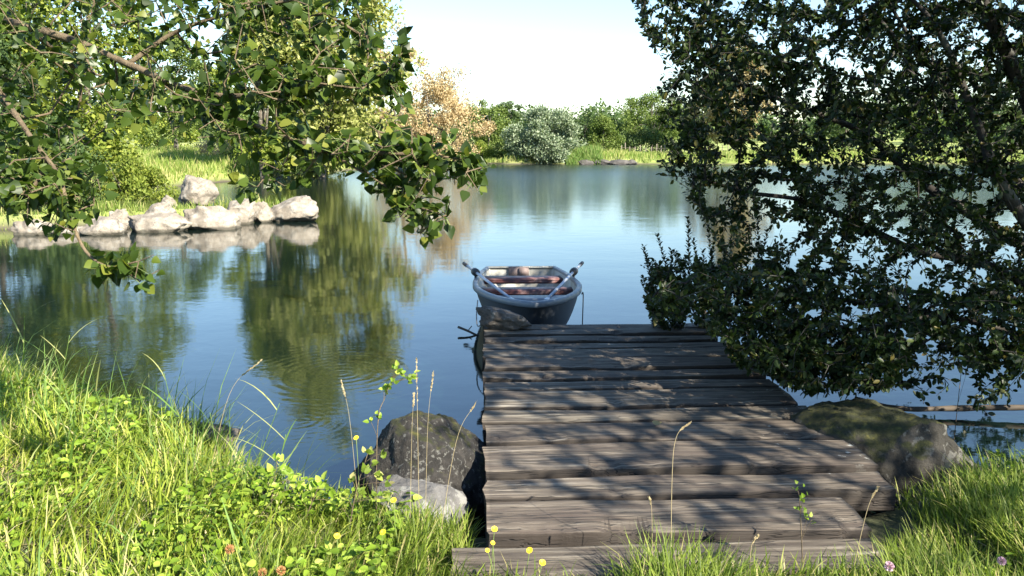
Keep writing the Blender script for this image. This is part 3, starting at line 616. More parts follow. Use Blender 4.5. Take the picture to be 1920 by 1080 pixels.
rends = [1.62, 1.93, 1.97, 1.97, 1.97, 1.96, 1.97, 2.0, 1.96, 2.0, 1.98]
s_ = 40
for i in range(len(edges) - 1):
    a0, a1 = edges[i], edges[i + 1]; g_ = random.uniform(.028, .05)
    if a1 - a0 > .40:      # the photo shows two boards here
        mid = (a0 + a1) / 2; bs = [(a0, mid - g_), (mid, a1 - g_)]
    else: bs = [(a0, a1 - g_)]
    for (b0, b1) in bs:
        s_ += 1; plank(b0, b1, random.uniform(-.015, .02), rends[i] + random.uniform(-.02, .02), random.uniform(-.016, .006), .12, s_, random.uniform(-.035, .02))
plank(-.27, -.035, -.16, 1.6, -.045, .09, 77, .02)     # sill board at the bank
for lx in (.22, 1.65):
    v, f = tube([(lx, -.05, -.16), (lx, DL * .5, -.165), (lx, DL - .04, -.16)], .07, 10, .06, 4); mesh_np('beam', v, f, M['log'], jet, world=False, smooth=True)
for (lx, ly) in ((.09, DL - .15), (1.78, DL - .15), (.09, DL * .52), (1.78, DL * .52)):
    v, f = tube([(lx, ly, -1.3), (lx, ly, -.6), (lx + .01, ly, -.10)], .065, 10, .08, 7); mesh_np('post', v, f, M['log'], jet, world=False, smooth=True)

# ------------------------------------------------------------------ boat
g = G(1225, 798, .012); V, Fs = scatter(POPLAR, POPLAR_F, np.array([[g.x, g.y, .022]]), frames(np.array([[.9, .3, .1]]), np.array([[0, -.2, 1.]])), np.array([.055]))
tag(mesh_np('fallen_leaf', V, Fs, M['gold']), 'single yellowed leaf lying on the jetty boards', 'leaf')
BW = .575; BL = 3.05; BG = .0
bc = G(1000, 577, BG); by = 7.06
stern = G(976, 502, BG); bow = Vector((ftp(1004, 7.06), by, 0)); st = Vector((ftp(977, 10.1), by + BL, 0))
bdir = (st - bow).normalized(); byaw = math.atan2(bdir.y, bdir.x) - math.pi / 2
boat = empty('rowing_boat', (bow.x, bow.y, WZ), 'grey rowing boat with red benches moored at the end of the jetty', 'rowing boat', rz=byaw)
def bw(s): return BW * np.where(s < .5, (1 - (1 - s / .5) ** 1.9) ** .62, 1 - .24 * ((s - .5) / .5) ** 2)
def bg_(s): return BG - WZ + .15 * (1 - s) ** 1.25       # gunwale above water (local z)
def bk(s): return -.10 + .16 * np.clip(1 - s / .22, 0, 1) ** 2
def hullgrid(inset=0., top=0., ns=40, nk=21, s0=0.0, floor=0.0):
    s = np.linspace(0, 1, ns) ** 1.35; u = np.linspace(-1, 1, nk); V = []
    for si in s:
        w0 = max(bw(np.array(max(si, 1e-4)))[()] - inset, .003); g0 = bg_(si) + top; k0 = bk(si) + floor
        th = u * math.pi / 2; xx = np.sign(th) * np.abs(np.sin(th)) ** .62; zz = (1 - np.abs(np.cos(th)) ** .75)
        flare = .78 + .22 * zz
        y_ = si * (BL - inset) + inset * (1 - si) * 1.0 + .12 * (1 - zz) * np.clip(1 - si / .3, 0, 1)
        V.append(np.stack([xx * w0 * flare, y_ * np.ones(nk), k0 + (g0 - k0) * zz], -1))
    V = np.concatenate(V); I = np.arange(ns * nk).reshape(ns, nk); F = np.stack([I[:-1, :-1], I[:-1, 1:], I[1:, 1:], I[1:, :-1]], -1).reshape(-1, 4); return V, F, I
V, F, I = hullgrid(); hull = mesh_np('hull', V, [F, I[-1][None, :], I[0][None, ::-1]], M['hull'], boat, smooth=True, world=False)
V, F, I = hullgrid(.035, -.012, floor=.10); mesh_np('hull_lining', V, [F[:, ::-1], I[-1][None, ::-1]], M['inside'], boat, smooth=True, world=False)
# gunwale rail round the rim
s = np.linspace(0, 1, 60) ** 1.6; L_ = np.stack([-(np.maximum(bw(np.maximum(s, 1e-4)) - .012, .0)), s * BL, bg_(s)], -1); Rt = L_ * np.array([-1, 1, 1]); path = np.concatenate([L_[::-1], Rt[1:]])
def rail(path, prof, closed=False):
    n = len(path); t = norm(np.gradient(path, axis=0)); up = np.array([0, 0, 1.]); sd_ = norm(np.cross(t, up)); k = len(prof)
    V = np.concatenate([path[i] + prof[:, 0:1] * sd_[i] + prof[:, 1:2] * up for i in range(n)]); I = np.arange(n * k).reshape(n, k); I2 = np.roll(I, -1, 1)
    return V, [np.stack([I[:-1], I2[:-1], I2[1:], I[1:]], -1).reshape(-1, 4), np.stack([I[0][::-1], I[-1]])]
prof = np.array([(-.026, .010), (-.016, .020), (.02, .020), (.034, .008), (.034, -.038), (.024, -.048), (-.006, -.048), (-.026, -.02)]) * np.array([.95, .85])
V, Fs = rail(path, prof); mesh_np('gunwale', V, Fs, M['gunwale'], boat, smooth=False, world=False)
def box(c, sz, bev=.006):
    import bmesh
    bm = bmesh.new(); bmesh.ops.create_cube(bm, size=1); 
    for v in bm.verts: v.co = Vector((v.co.x * sz[0], v.co.y * sz[1], v.co.z * sz[2]))
    bmesh.ops.bevel(bm, geom=bm.edges[:], offset=bev, segments=2, affect='EDGES'); V = np.array([v.co[:] for v in bm.verts]) + np.array(c)
    Fs = {}
    for f in bm.faces: Fs.setdefault(len(f.verts), []).append([v.index for v in f.verts])
    bm.free(); return V, [np.array(v) for v in Fs.values()]
wt = float(bw(np.array(1.0))); gz = float(bg_(1.0))
tr = empty('transom', (0, 0, 0), None, None); tr.parent = boat
bpy.data.objects.remove(tr)
v, f = join([box((0, BL - .005, gz * .5 - .02), (wt * 2 - .05, .03, gz + .02)), box((0, BL - .035, gz - .135), (wt * 2 - .10, .03, .022)), box((0, BL - .03, gz + .006), (wt * 2 - .02, .06, .024))])
tm = mesh_np('transom', v, f, M['inside'], boat, world=False)
v, f = join([box((-.03, BL - .055, gz - .065), (.26, .035, .16)), box((.035, BL - .085, gz - .05), (.13, .03, .11))]); mesh_np('motor_pad', v, f, M['pad'], tm, world=False)
for (yy, zz, dep, wd) in ((2.45, gz - .045, .26, 0), (1.62, gz - .03, .22, 0)):
    ww = float(bw(np.array(yy / BL))) * 2 * .955
    v, f = join([box((0, yy, zz), (ww, dep, .032), .012), box((0, yy - dep / 2 + .012, zz - .022), (ww - .03, .022, .04))]); mesh_np('bench', v, f, M['bench'], boat, world=False)
yy = .95; ww = float(bw(np.array(yy / BL))) * 2 * .90
v, f = box((0, yy, gz - .0), (ww, .3, .025), .008); o = mesh_np('bow_deck', v, f, M['gunwale'], boat, world=False)
# floor of the boat
v, f = box((0, 1.75, .06), (.72, 2.2, .02)); mesh_np('floorboard', v, f, M['inside'], boat, world=False)
for sx in (-1, 1):
    yy = 1.95; xx = sx * (float(bw(np.array(yy / BL))) + .005)
    v, f = join([tube([(xx, yy, gz - .02), (xx, yy, gz + .09)], .014, 8), tube([(xx + .034 * math.cos(a), yy + .0 + .034 * math.sin(a) * .4, gz + .12 + .034 * math.sin(a)) for a in np.linspace(-4.2, 1.06, 12)], .012, 8)])
    mesh_np('oarlock', v, f, M['black'], boat, world=False, smooth=True)
bmat = Matrix.Translation(boat.location) @ Matrix.Rotation(byaw, 4, 'Z')
# oars: shipped, grips out over the water, blades down on the bottom boards at the bow
def oar(label, sx, tip_px, end_px):
    k = bmat @ Vector((sx * (float(bw(np.array(1.95 / BL))) + .005), 1.95, gz + .12))
    e = bmat @ Vector((sx * .20, .95, .36)); dv = (k - e).normalized()
    grip = k + dv * .42
    o = empty('oar', k, label, 'oar', 'oars of the rowing boat')
    v, f = tube([tuple(e), tuple(k), tuple(grip - dv * .12)], .0165, 12); mesh_np('shaft', v, f, M['alu'], o, smooth=True)
    v, f = tube([tuple(grip - dv * .12), tuple(grip)], .022, 12); mesh_np('grip', v, f, M['black'], o, smooth=True)
    v, f = tube([tuple(k - dv * .05), tuple(k - dv * .035), tuple(k + dv * .035), tuple(k + dv * .05)], [.03, .045, .045, .03], 14); mesh_np('collar', v, f, M['black'], o, smooth=True)
    # blade
    bl = e - dv * .30; side = dv.cross(Vector((0, 0, 1))).normalized(); V = []
    for t in np.linspace(0, 1, 9):
        c_ = e + (bl - e) * t; hw = .02 + .05 * math.sin(min(t * 1.4, 1) * math.pi / 2); 
        V += [c_ - side * hw, c_ - side * hw * .5 + Vector((0, 0, .012)), c_ + side * hw * .5 + Vector((0, 0, .012)), c_ + side * hw, c_ - Vector((0, 0, .006))]
    V = np.array([tuple(q) for q in V]); I = np.arange(45).reshape(9, 5); I2 = np.roll(I, -1, 1); mesh_np('blade', V, [np.stack([I[:-1], I2[:-1], I2[1:], I[1:]], -1).reshape(-1, 4), np.stack([I[0][::-1], I[-1]])], M['alu'], o)
oar('left aluminium oar leaning over the left side of the boat', -1, None, None)
oar('right aluminium oar leaning over the right side of the boat', 1, None, None)
def rope(name, label, pts, r_, m): v, f = tube(spline(pts, 8), r_, 6); return tag(mesh_np(name, v, f, M[m], smooth=True), label, 'rope')
r0 = bmat @ Vector((BW * 1.0, 1.2, gz + .0))
rope('mooring_rope', 'thin dark rope hanging from the right side of the boat', [tuple(r0), (r0.x + .012, r0.y - .05, .0), (r0.x + .0, r0.y - .15, -.33), (r0.x - .1, E.y - .02, -.2)], .006, 'rope')
r1 = bmat @ Vector((-BW * .92, .7, gz + .04)); sp = G(955, 603, .03)
rope('mooring_rope', 'pale mooring rope running from the left bow down to the brown stone', [tuple(r1), (r1.x - .0, r1.y - .3, -.05), (r1.x + .03, E.y + .12, -.06), (r1.x + .09, E.y + .02, .0)], .006, 'rope_pale')
g = G(880, 628, WZ)
v, f = join([tube(spline([(g.x - .12, g.y + .1, WZ + .06), (g.x, g.y + .02, WZ + .03), (g.x + .14, g.y - .04, WZ - .03)], 4), .012, 6, .3), tube([(g.x - .02, g.y + .03, WZ + .03), (g.x + .02, g.y + .1, WZ + .07)], .005, 5)])
tag(mesh_np('stick', v, f, M['log'], smooth=True), 'dark stick floating beside the left side of the jetty', 'stick')

# ------------------------------------------------------------------ log, stems and debris at the right
a = G(1690, 766, WZ + .05); b_ = G(1990, 774, WZ + .05)
v, f = tube(spline([tuple(a + Vector((-.3, .1, .04))), tuple(a), tuple((a + b_) / 2 + Vector((0, .03, .01))), tuple(b_ + Vector((.6, 0, .05)))], 8), .020, 10, .25, 3)
tag(mesh_np('fallen_log', v, f, M['log'], smooth=True), 'thin dark log lying on the water behind the mossy boulder', 'log')

# ------------------------------------------------------------------ the big overhanging trees
def in_poly(px, py, poly):
    poly = np.asarray(poly, float); a = poly; b = np.roll(poly, -1, 0); c = np.zeros(len(px), bool)
    for (x1, y1), (x2, y2) in zip(a, b):
        if y1 == y2: continue
        c ^= ((y1 > py) != (y2 > py)) & (px < (x2 - x1) * (py - y1) / (y2 - y1) + x1)
    return c
def sample_poly(poly, n, d0, d1):
    poly = np.asarray(poly, float); out = []
    mn, mx = poly.min(0), poly.max(0)
    px = rng.uniform(mn[0], mx[0], n * 8); py = rng.uniform(mn[1], mx[1], n * 8); k = in_poly(px, py, poly); px, py = px[k][:n], py[k][:n]; dep = rng.uniform(d0, d1, len(px)); return P_np(px, py, dep)
def foliage(root, pos, par, r_, tips, n0, tv, tf, lm, per, ls, back=.28, petiole=.03, hang=.4, spread=1., twig='twig', kseg=5, trunk_mat='bark', nrm_up=.5):
    idx = np.arange(len(pos)); seg = idx[par >= 0]; big = (seg < n0)
    for nm, sel, kk, mt in (('limb', seg[big], 9, trunk_mat), ('twigs', seg[~big], kseg, twig)):
        V, F = prisms(pos[par[sel]], pos[sel], np.minimum(r_[par[sel]], r_[sel] * 1.4), r_[sel], kk)
        if len(sel) and nm == 'twigs': mesh_np(nm, V, F, M[mt], root, smooth=True)
    # leaves alternate back along the last stretch of each twig
    m = len(tips); t_ = np.repeat(tips, per); f = rng.uniform(0, 1, len(t_)) * back
    anc = t_.copy(); 
    p = pos[t_].copy(); rem = f.copy(); 
    for _ in range(4):
        pa = par[anc]; ok = (pa >= 0); pa = np.where(ok, pa, anc); d = np.linalg.norm(pos[pa] - p, axis=1); mv = np.minimum(rem, d); dirn = norm(pos[pa] - p + 1e-9); p = p + dirn * mv[:, None]; rem = rem - mv; anc = np.where(rem > 1e-6, pa, anc)
    pa = np.where(par[t_] >= 0, par[t_], t_); tw = norm(pos[t_] - pos[pa] + 1e-6)
    side = rand_dirs(len(t_)); side = norm(side - (side * tw).sum(-1, keepdims=True) * tw)
    dr = norm(side * spread + tw * .7 + np.array([0, 0, -hang])); base = p + norm(side + tw * .3) * petiole * rng.uniform(.5, 1.3, len(p))[:, None]
    nn = norm(np.array([0, 0, nrm_up]) + rand_dirs(len(p)) * .8)
    V, Fs = scatter(tv, tf, base, frames(dr, nn), rng.uniform(.45, 1.25, len(p)) * ls)
    mesh_np('leaves', V, Fs, M[lm], root)
    if petiole > .015:
        V, F = prisms(p, base, np.full(len(p), .0011), np.full(len(p), .0009), 3); mesh_np('leaf_stalks', V, F, M['stem'], root)

# --- left: poplar whose branches hang into the picture
pop = empty('poplar_tree', (-4.6, 2.6, hz(-4.6, 2.6)), 'poplar with heart-shaped leaves hanging its branches in from the left', 'tree')
def PL(*pts): return spline([tuple(P(*p)) for p in pts], 9)
trunkp = spline([(-4.6, 2.6, hz(-4.6, 2.6) - .1), (-4.55, 2.65, 1.2), (-4.4, 2.7, 2.6), (-4.3, 2.6, 4.4), (-4.2, 2.5, 6.2)], 8)
limbs = [trunkp,
         np.vstack([spline([trunkp[12], tuple(P(-260, -40, 4.0))], 4), PL((-100, 10, 3.9), (120, 70, 3.7), (240, 120, 3.6), (380, 175, 3.5), (520, 175, 3.3), (640, 150, 3.2), (715, 140, 3.1), (755, 100, 3.05))]),
         PL((300, 150, 3.6), (400, 205, 3.4), (520, 250, 3.2), (620, 290, 3.1), (700, 335, 3.0), (790, 390, 2.95)),
         PL((560, 262, 3.2), (680, 285, 3.05), (790, 290, 2.95), (880, 300, 2.9)),
         PL((240, 120, 3.6), (330, 60, 3.6), (450, 20, 3.5), (600, -10, 3.4), (680, -30, 3.3)),
         PL((-100, 10, 3.9), (-20, 140, 3.4), (60, 260, 3.1), (110, 330, 3.0), (130, 400, 2.95), (160, 470, 2.9), (205, 500, 2.85), (260, 490, 2.8)),
         PL((60, 60, 3.8), (140, 130, 4.2), (150, 190, 4.3), (125, 230, 4.3), (60, 300, 4.2)),
         PL((-100, 10, 3.9), (0, -60, 3.8), (150, -80, 3.7), (320, -60, 3.7))]
tg = [sample_poly([(-60, -60), (440, -60), (460, 110), (420, 200), (300, 230), (190, 215), (160, 300), (-60, 330)], 280, 2.9, 4.8),
      sample_poly([(430, -60), (690, -60), (700, 60), (660, 120), (560, 110), (430, 90)], 75, 3.0, 4.0),
      sample_poly([(440, 100), (600, 110), (760, 50), (800, 100), (790, 190), (700, 250), (640, 250), (700, 320), (560, 320), (430, 250), (340, 210)], 112, 2.9, 3.6),
      sample_poly([(600, 250), (740, 240), (850, 235), (900, 265), (915, 350), (860, 400), (790, 440), (740, 400), (720, 340), (620, 310)], 92, 2.75, 3.2),
      sample_poly([(430, 270), (560, 290), (580, 350), (520, 370), (440, 360)], 18, 3.0, 3.4),
      sample_poly([(-40, 320), (120, 300), (180, 330), (210, 350), (150, 420), (90, 450), (60, 420), (-40, 380)], 85, 2.8, 3.6),
      sample_poly([(165, 475), (300, 470), (310, 505), (250, 545), (180, 530)], 13, 2.75, 2.95),
      sample_poly([(220, 210), (440, 200), (440, 270), (250, 260)], 14, 3.0, 3.6)]
# crown above the picture that shades the hanging branches
up_ = np.stack([rng.uniform(-4.8, -.4, 460), rng.uniform(.4, 3.4, 460), rng.uniform(3.0, 4.8, 460)], -1); a_, b__, c_ = to_px(up_); up_ = up_[(b__ < -60) | (c_ < .1)]
tg = np.concatenate(tg + [up_])
pos, par, r_, tips, n0 = colonize(limbs, tg, rmax=.05)
foliage(pop, pos, par, r_, tips, n0, POPLAR, POPLAR_F, 'poplar', 8, .043, .32, .035, .5)
v, f = tube(trunkp, np.linspace(.16, .07, len(trunkp)), 14, .12, 3); mesh_np('trunk', v, f, M['bark'], pop, smooth=True)
bp = []
for i, l in enumerate(limbs[1:]): bp.append(tube(l, np.linspace(.022 if i == 0 else .012, .003, len(l)), 8, .1, i))
v, f = join(bp); mesh_np('branches', v, f, M['twig'], pop, smooth=True)

# --- right: dark alder leaning over the water
ax, ay = 5.0, 5.9
ald = empty('alder_tree', (ax, ay, hz(ax, ay)), 'dark many-stemmed tree leaning over the water at the right', 'tree')
z0 = hz(ax, ay) - .15
def AL(*pts, first=None):
    q = [tuple(P(*p)) for p in pts]; return spline(([first] if first is not None else []) + q, 8)
B0 = (ax, ay, z0)
limbs = [spline([B0, tuple(P(2080, 560, 5.6)), tuple(P(1990, 330, 5.4)), tuple(P(1910, 150, 5.2)), tuple(P(1850, 20, 5.0)), tuple(P(1790, -120, 5.0)), tuple(P(1700, -300, 5.0))], 8),
         AL((1960, 420, 6.0), (1880, 330, 6.1), (1830, 310, 6.2), (1800, 230, 6.2), (1765, 150, 6.2), (1700, 60, 6.1), (1640, -40, 6.1), first=(ax - .1, ay + .2, z0)),
         AL((1980, 500, 6.0), (1900, 450, 6.0), (1760, 365, 6.2), (1700, 320, 6.3), (1620, 250, 6.3), (1500, 200, 6.2), (1380, 150, 6.0), (1290, 70, 5.9), first=(ax - .1, ay, z0)),
         AL((1990, 600, 5.9), (1860, 500, 5.9), (1720, 470, 5.9), (1600, 413, 6.0), (1500, 375, 6.0), (1400, 360, 6.0), (1300, 330, 5.9), first=(ax - .2, ay - .1, z0)),
         AL((1980, 660, 5.8), (1850, 610, 5.8), (1700, 580, 5.8), (1560, 560, 5.9), (1420, 550, 5.9), (1300, 540, 5.8), (1230, 500, 5.8), first=(ax - .2, ay - .1, z0)),
         AL((1900, 380, 5.0), (1840, 250, 5.0), (1760, 60, 4.9), (1650, -60, 4.8), first=(ax - .1, ay - .2, z0)),
         AL((1900, 560, 5.3), (1760, 590, 5.3), (1600, 620, 5.4), (1470, 640, 5.6), first=(ax - .1, ay - .2, z0)),
         spline([B0, (5.2, 5.3, 1.5), (5.3, 4.6, 3.0), (5.0, 3.9, 4.2)], 8), spline([B0, (5.6, 5.6, 1.5), (5.8, 5.4, 3.2), (5.6, 5.2, 5.0)], 8), spline([B0, (5.3, 5.0, 1.2), (5.1, 3.8, 2.2), (4.7, 2.4, 3.0), (4.3, 1.0, 3.3)], 8)]
tg = [sample_poly([(1175, -60), (2100, -60), (2100, 330), (1700, 330), (1300, 340), (1215, 320), (1245, 250), (1225, 180), (1255, 100), (1200, 60)], 1950, 4.7, 7.2),
      sample_poly([(1250, -60), (2100, -60), (2100, 320), (1500, 330), (1290, 250)], 750, 4.6, 7.0),
      sample_poly([(1290, 320), (1480, 330), (1560, 400), (1560, 520), (1400, 500), (1320, 440), (1280, 370)], 190, 5.0, 6.8),
      sample_poly([(1480, 340), (2100, 300), (2100, 640), (1700, 560), (1560, 520)], 1050, 4.8, 6.9),
      sample_poly([(1215, 560), (1270, 520), (1330, 500), (1420, 490), (1600, 520), (1850, 560), (2100, 600), (2100, 740), (1880, 690), (1740, 690), (1640, 725), (1490, 725), (1390, 680), (1290, 610), (1220, 600)], 920, 4.3, 6.4),
      sample_poly([(1880, 640), (2100, 640), (2100, 800), (1860, 740)], 50, 4.2, 5.2),
      sample_poly([(1650, 640), (1900, 640), (1900, 720), (1860, 790), (1740, 770)], 60, 4.6, 5.6),
      sample_poly([(1200, 500), (1260, 470), (1330, 480), (1330, 560), (1215, 580)], 85, 5.6, 6.6),
      sample_poly([(1300, 490), (1400, 470), (1500, 510), (1500, 650), (1330, 610)], 200, 5.2, 6.6),
      sample_poly([(1290, 590), (1400, 600), (1620, 690), (1650, 735), (1500, 738), (1390, 690)], 330, 4.6, 6.2),
      sample_poly([(1390, 640), (1500, 630), (1700, 640), (1720, 735), (1560, 745), (1450, 712)], 230, 4.3, 5.4),
      sample_poly([(1180, -20), (1240, 0), (1230, 60), (1200, 50)], 5, 5.6, 5.9)]
tg = np.concatenate(tg)
ok = (tg[:, 2] > WZ + .12) & ~(on_dock(tg[:, 0], tg[:, 1], .05) & (tg[:, 2] < .04)); tg = tg[ok]
# the crown goes on above and beside the picture and throws its shade on the jetty
e1 = rand_dirs(1500) * (rng.uniform(.2, 1, 1500) ** .4)[:, None]; c1 = np.array([5.0, 4.1, 3.3]) + e1 * np.array([2.6, 2.5, 1.9])
e2 = rand_dirs(700) * (rng.uniform(.2, 1, 700) ** .4)[:, None]; c2 = np.array([4.1, 5.6, 4.3]) + e2 * np.array([2.6, 2.2, 1.6])
e3 = rand_dirs(1500) * (rng.uniform(.1, 1, 1500) ** .4)[:, None]; c3 = np.array([4.35, 1.7, 3.2]) + e3 * np.array([1.9, 2.1, 1.0])
e4 = rand_dirs(1100) * (rng.uniform(.1, 1, 1100) ** .4)[:, None]; c4 = np.array([3.65, 3.2, 3.0]) + e4 * np.array([1.6, 1.5, .9])
ex_ = np.concatenate([c1, c2, c3, c4]); a_, b__, c_ = to_px(ex_); ex_ = ex_[~((a_ < 1980) & (b__ > -40) & (c_ > 0)) & (ex_[:, 2] > .6)]
tg = np.concatenate([tg, ex_])
pos, par, r_, tips, n0 = colonize(limbs, tg, rmax=.05, step=.14)
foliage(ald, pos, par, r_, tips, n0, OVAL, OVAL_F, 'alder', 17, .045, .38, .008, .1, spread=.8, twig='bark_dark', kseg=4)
bp = []
for i, l in enumerate(limbs): bp.append(tube(l, np.linspace((.085, .06, .05, .04, .03, .045, .025, .09, .1, .09)[i], .008, len(l)), 12, .12, i))
v, f = join(bp); mesh_np('trunk', v, f, M['bark_dark'], ald, smooth=True)
# upright shoots standing in the water below the alder
def shoot(label, base, tips_, seed):
    o = empty('willow_shoot', base, label, 'shrub', 'upright leafy shoots at the end of the jetty'); st_, lv = [], []
    for tp in tips_:
        pl = spline([tuple(base), tuple((Vector(base) + tp) / 2 + Vector((random.uniform(-.06, .06), 0, .02))), tuple(tp)], 8); st_.append(tube(pl, np.linspace(.006, .0015, len(pl)), 5))
        n = max(14, int((tp - Vector(base)).length / .014)); t = np.linspace(.25, 1, n); ii = t * (len(pl) - 1); i0 = np.minimum(ii.astype(int), len(pl) - 2); p = pl[i0] + (pl[i0 + 1] - pl[i0]) * (ii - i0)[:, None]
        aa = np.arange(n) * 2.4 + seed; d = norm(np.stack([np.cos(aa), np.sin(aa), np.full(n, .9)], -1)); lv.append(scatter(OVAL, OVAL_F, p, frames(d, norm(np.stack([-np.cos(aa), -np.sin(aa), np.full(n, 1.)], -1))), rng.uniform(.7, 1.15, n) * .055 * (1.15 - .4 * t)))
    v, f = join(st_); mesh_np('stem', v, f, M['twig'], o, smooth=True); v, f = join(lv); mesh_np('leaves', v, f, M['alder'], o)
for k, (bx, by_, lst, lb) in enumerate([
        (1285, 640, [(1232, 440), (1210, 480), (1205, 520), (1262, 520)], 'leftmost upright shoot beside the end of the jetty'),
        (1330, 640, [(1290, 410), (1300, 450), (1318, 470), (1262, 470)], 'tall upright shoot right of the leftmost one'),
        (1380, 645, [(1350, 430), (1375, 380), (1400, 440)], 'upright shoot reaching highest under the dark tree'),
        (1250, 640, [(1206, 462), (1222, 500), (1240, 545)], 'thin upright shoot nearest the boat, its tip beside the open water'),
        (1290, 650, [(1258, 470), (1285, 500), (1300, 520)], 'short bushy shoot between the two left upright shoots'),
        (1345, 655, [(1325, 400), (1340, 440), (1362, 470), (1310, 490)], 'slender shoot crossing the brown reflection under the dark tree'),
        (1420, 655, [(1420, 395), (1440, 430), (1400, 470)], 'upright shoot farthest right, half lost in the dark leaves'),
        (1270, 655, [(1203, 530), (1215, 580), (1236, 500)], 'bent shoot with its tips pointing left over the water'),
        (1300, 660, [(1220, 560), (1240, 590), (1208, 560)], 'low spreading shoot drooping toward the boat')]):
    g = G(bx, by_, WZ); dd_ = 6.9; base = Vector((ftp(bx, dd_) + .05, dd_, WZ - .05)); shoot(lb, base, [P(a_, b2, 6.6) for a_, b2 in lst], k)

# ------------------------------------------------------------------ fence on the far bank
fen = empty('fence', (ftp(1210, 78), 78, hz(ftp(1210, 78), 78)), 'rough wooden post fence on the far bank', 'fence')
wr = []
prev = None
for k in range(26):
    px = 1165 + k * 9.2; x = ftp(px, 78) ; y = 78 + .6 * math.sin(k * .7); z = hz(x, y); h = random.uniform(.8, 1.25)
    v, f = tube([(x, y, z - .1), (x + random.uniform(-.06, .06), y, z + h)], .04, 6, .1, k); mesh_np('post', v, f, M['post'], fen)
    p = (x, y, z + .75)
    if prev: wr.append(tube([prev, p], .012, 4))
    prev = p
v, f = join(wr); mesh_np('wire', v, f, M['post'], fen)

# ------------------------------------------------------------------ flowers, stalks, reeds in the near grass
def flower(name, label, px, py, dep, r0, m, cat, group, kind='daisy'):
    top = P(px, py, dep); bz = hz(top.x + .02, top.y); base = Vector((top.x + random.uniform(-.03, .03), top.y + random.uniform(-.03, .03), bz - .01))
    o = empty(name, base, label, cat, group)
    pl = spline([tuple(base), tuple((base + top) / 2 + Vector((random.uniform(-.015, .015), 0, 0))), tuple(top)], 6); v, f = tube(pl, .0014, 5); mesh_np('stem', v, f, M['stem'], o)
    tv = np.array(top)
    if kind == 'daisy':
        parts = []
        tilt_ = np.array([random.uniform(-.3, .3), -.55, .8]); n = 15
        for ring, rr, el in ((0, 1., .15), (1, .68, .5)):
            a = np.arange(n) * 2 * math.pi / n + ring * .2; zc = norm(tilt_[None])[0]; ux = norm(np.cross(zc, [1, 0, 0.])[None])[0]; uy = np.cross(zc, ux)
            d = np.cos(a)[:, None] * ux + np.sin(a)[:, None] * uy + zc * el; pet = np.array([(0, .1, 0), (.13, .4, 0), (.16, .9, 0), (0, 1, 0), (-.16, .9, 0), (-.13, .4, 0)])
            parts.append(scatter(pet, [np.array([[0, 1, 2, 3]]), np.array([[0, 3, 4, 5]])], np.repeat(tv[None], n, 0), frames(d, np.repeat(zc[None], n, 0)), np.full(n, r0 * rr)))
        v, f = join(parts); mesh_np('petals', v, f, M[m], o)
    else:
        d = rand_dirs(160); v, f = scatter(LEAF4 * np.array([.7, 1, 1]), LEAF4_F, np.repeat(tv[None], 160, 0) + d * r0 * .3, frames(d + np.array([0, 0, .3]), rand_dirs(160)), np.full(160, r0 * .75)); mesh_np('flower_head', v, f, M[m], o)
    return o
FG = 'yellow flowers in the near grass'
for (px, py, dep, lb) in [(668, 821, 3.6, 'tallest yellow flower, standing left of the dark boulder'), (718, 998, 3.0, 'yellow flower below the pale flat rock'), (632, 1005, 2.95, 'yellow flower left of the pale flat rock'),
                          (738, 938, 3.15, 'small yellow flower before the pale flat rock'), (927, 992, 2.95, 'yellow flower at the near left corner of the jetty'), (924, 1018, 2.9, 'tiny yellow flower just under the one at the jetty corner'),
                          (914, 1032, 2.88, 'tiny yellow flower lowest at the jetty corner'), (993, 1032, 2.85, 'yellow flower against the sill board'), (1017, 1055, 2.8, 'yellow flower nearest the picture bottom, right of the others')]:
    flower('yellow_flower', lb, px, py, dep, .0125 if 'tiny' not in lb else .009, 'yellow', 'flower', FG)
flower('clover_flower', 'pale pink clover head in the grass below the jetty right end', 1667, 1062, 2.75, .018, 'pink', 'flower', None, 'ball')
flower('clover_flower', 'pale pink clover head near the right bottom corner', 1878, 1052, 2.8, .016, 'pink', 'flower', None, 'ball')
for (px, py, lb) in [(527, 1070, 'right one of the two brown dry flower heads at the picture bottom'), (492, 1074, 'left one of the two brown dry flower heads at the picture bottom'), (431, 1030, 'brown dry flower head above the pair at the bottom')]:
    flower('dry_flower', lb, px, py, 2.75, .017, 'rusty', 'flower', 'dry brown flower heads', 'ball')
def stalk(label, pts, dep, r0=.0012, head=.0, group='dry grass stalks', lm='straw'):
    q = [P(a_, b2, dep) for a_, b2 in pts]; q[0].z = hz(q[0].x, q[0].y) - .02; o = empty('grass_stalk', q[0], label, 'grass stalk', group)
    pl = spline([tuple(v) for v in q], 8); v, f = tube(pl, np.linspace(r0 * .95, r0 * .45, len(pl)), 5); mesh_np('stem', v, f, M[lm], o)
    if head:
        n = 70; t = 1 - rng.uniform(0, head, n); ii = t * (len(pl) - 1); i0 = np.minimum(ii.astype(int), len(pl) - 2); p = pl[i0] + (pl[i0 + 1] - pl[i0]) * (ii - i0)[:, None]; d0 = norm(pl[-1] - pl[-4])
        v, f = scatter(LEAF4, LEAF4_F, p, frames(d0 + rand_dirs(n) * .35, rand_dirs(n)), rng.uniform(.006, .014, n)); mesh_np('seed_head', v, f, M[lm], o)
stalk('arching straw stalk standing before the jetty boards', [(1262, 990), (1260, 900), (1268, 820), (1294, 792)], 2.95, .0016, .25)
stalk('short thin stalk left of the arching one, before the jetty', [(1228, 1000), (1222, 960), (1218, 935)], 2.9, .0012, .4)
stalk('straight stalk in the grass right of the jetty', [(1600, 1010), (1625, 960), (1645, 915)], 2.95, .0014, .3)
stalk('pale stalk rising in front of the right boards near the grass', [(1410, 1060), (1408, 1030), (1420, 1005)], 2.85, .0018, .4)
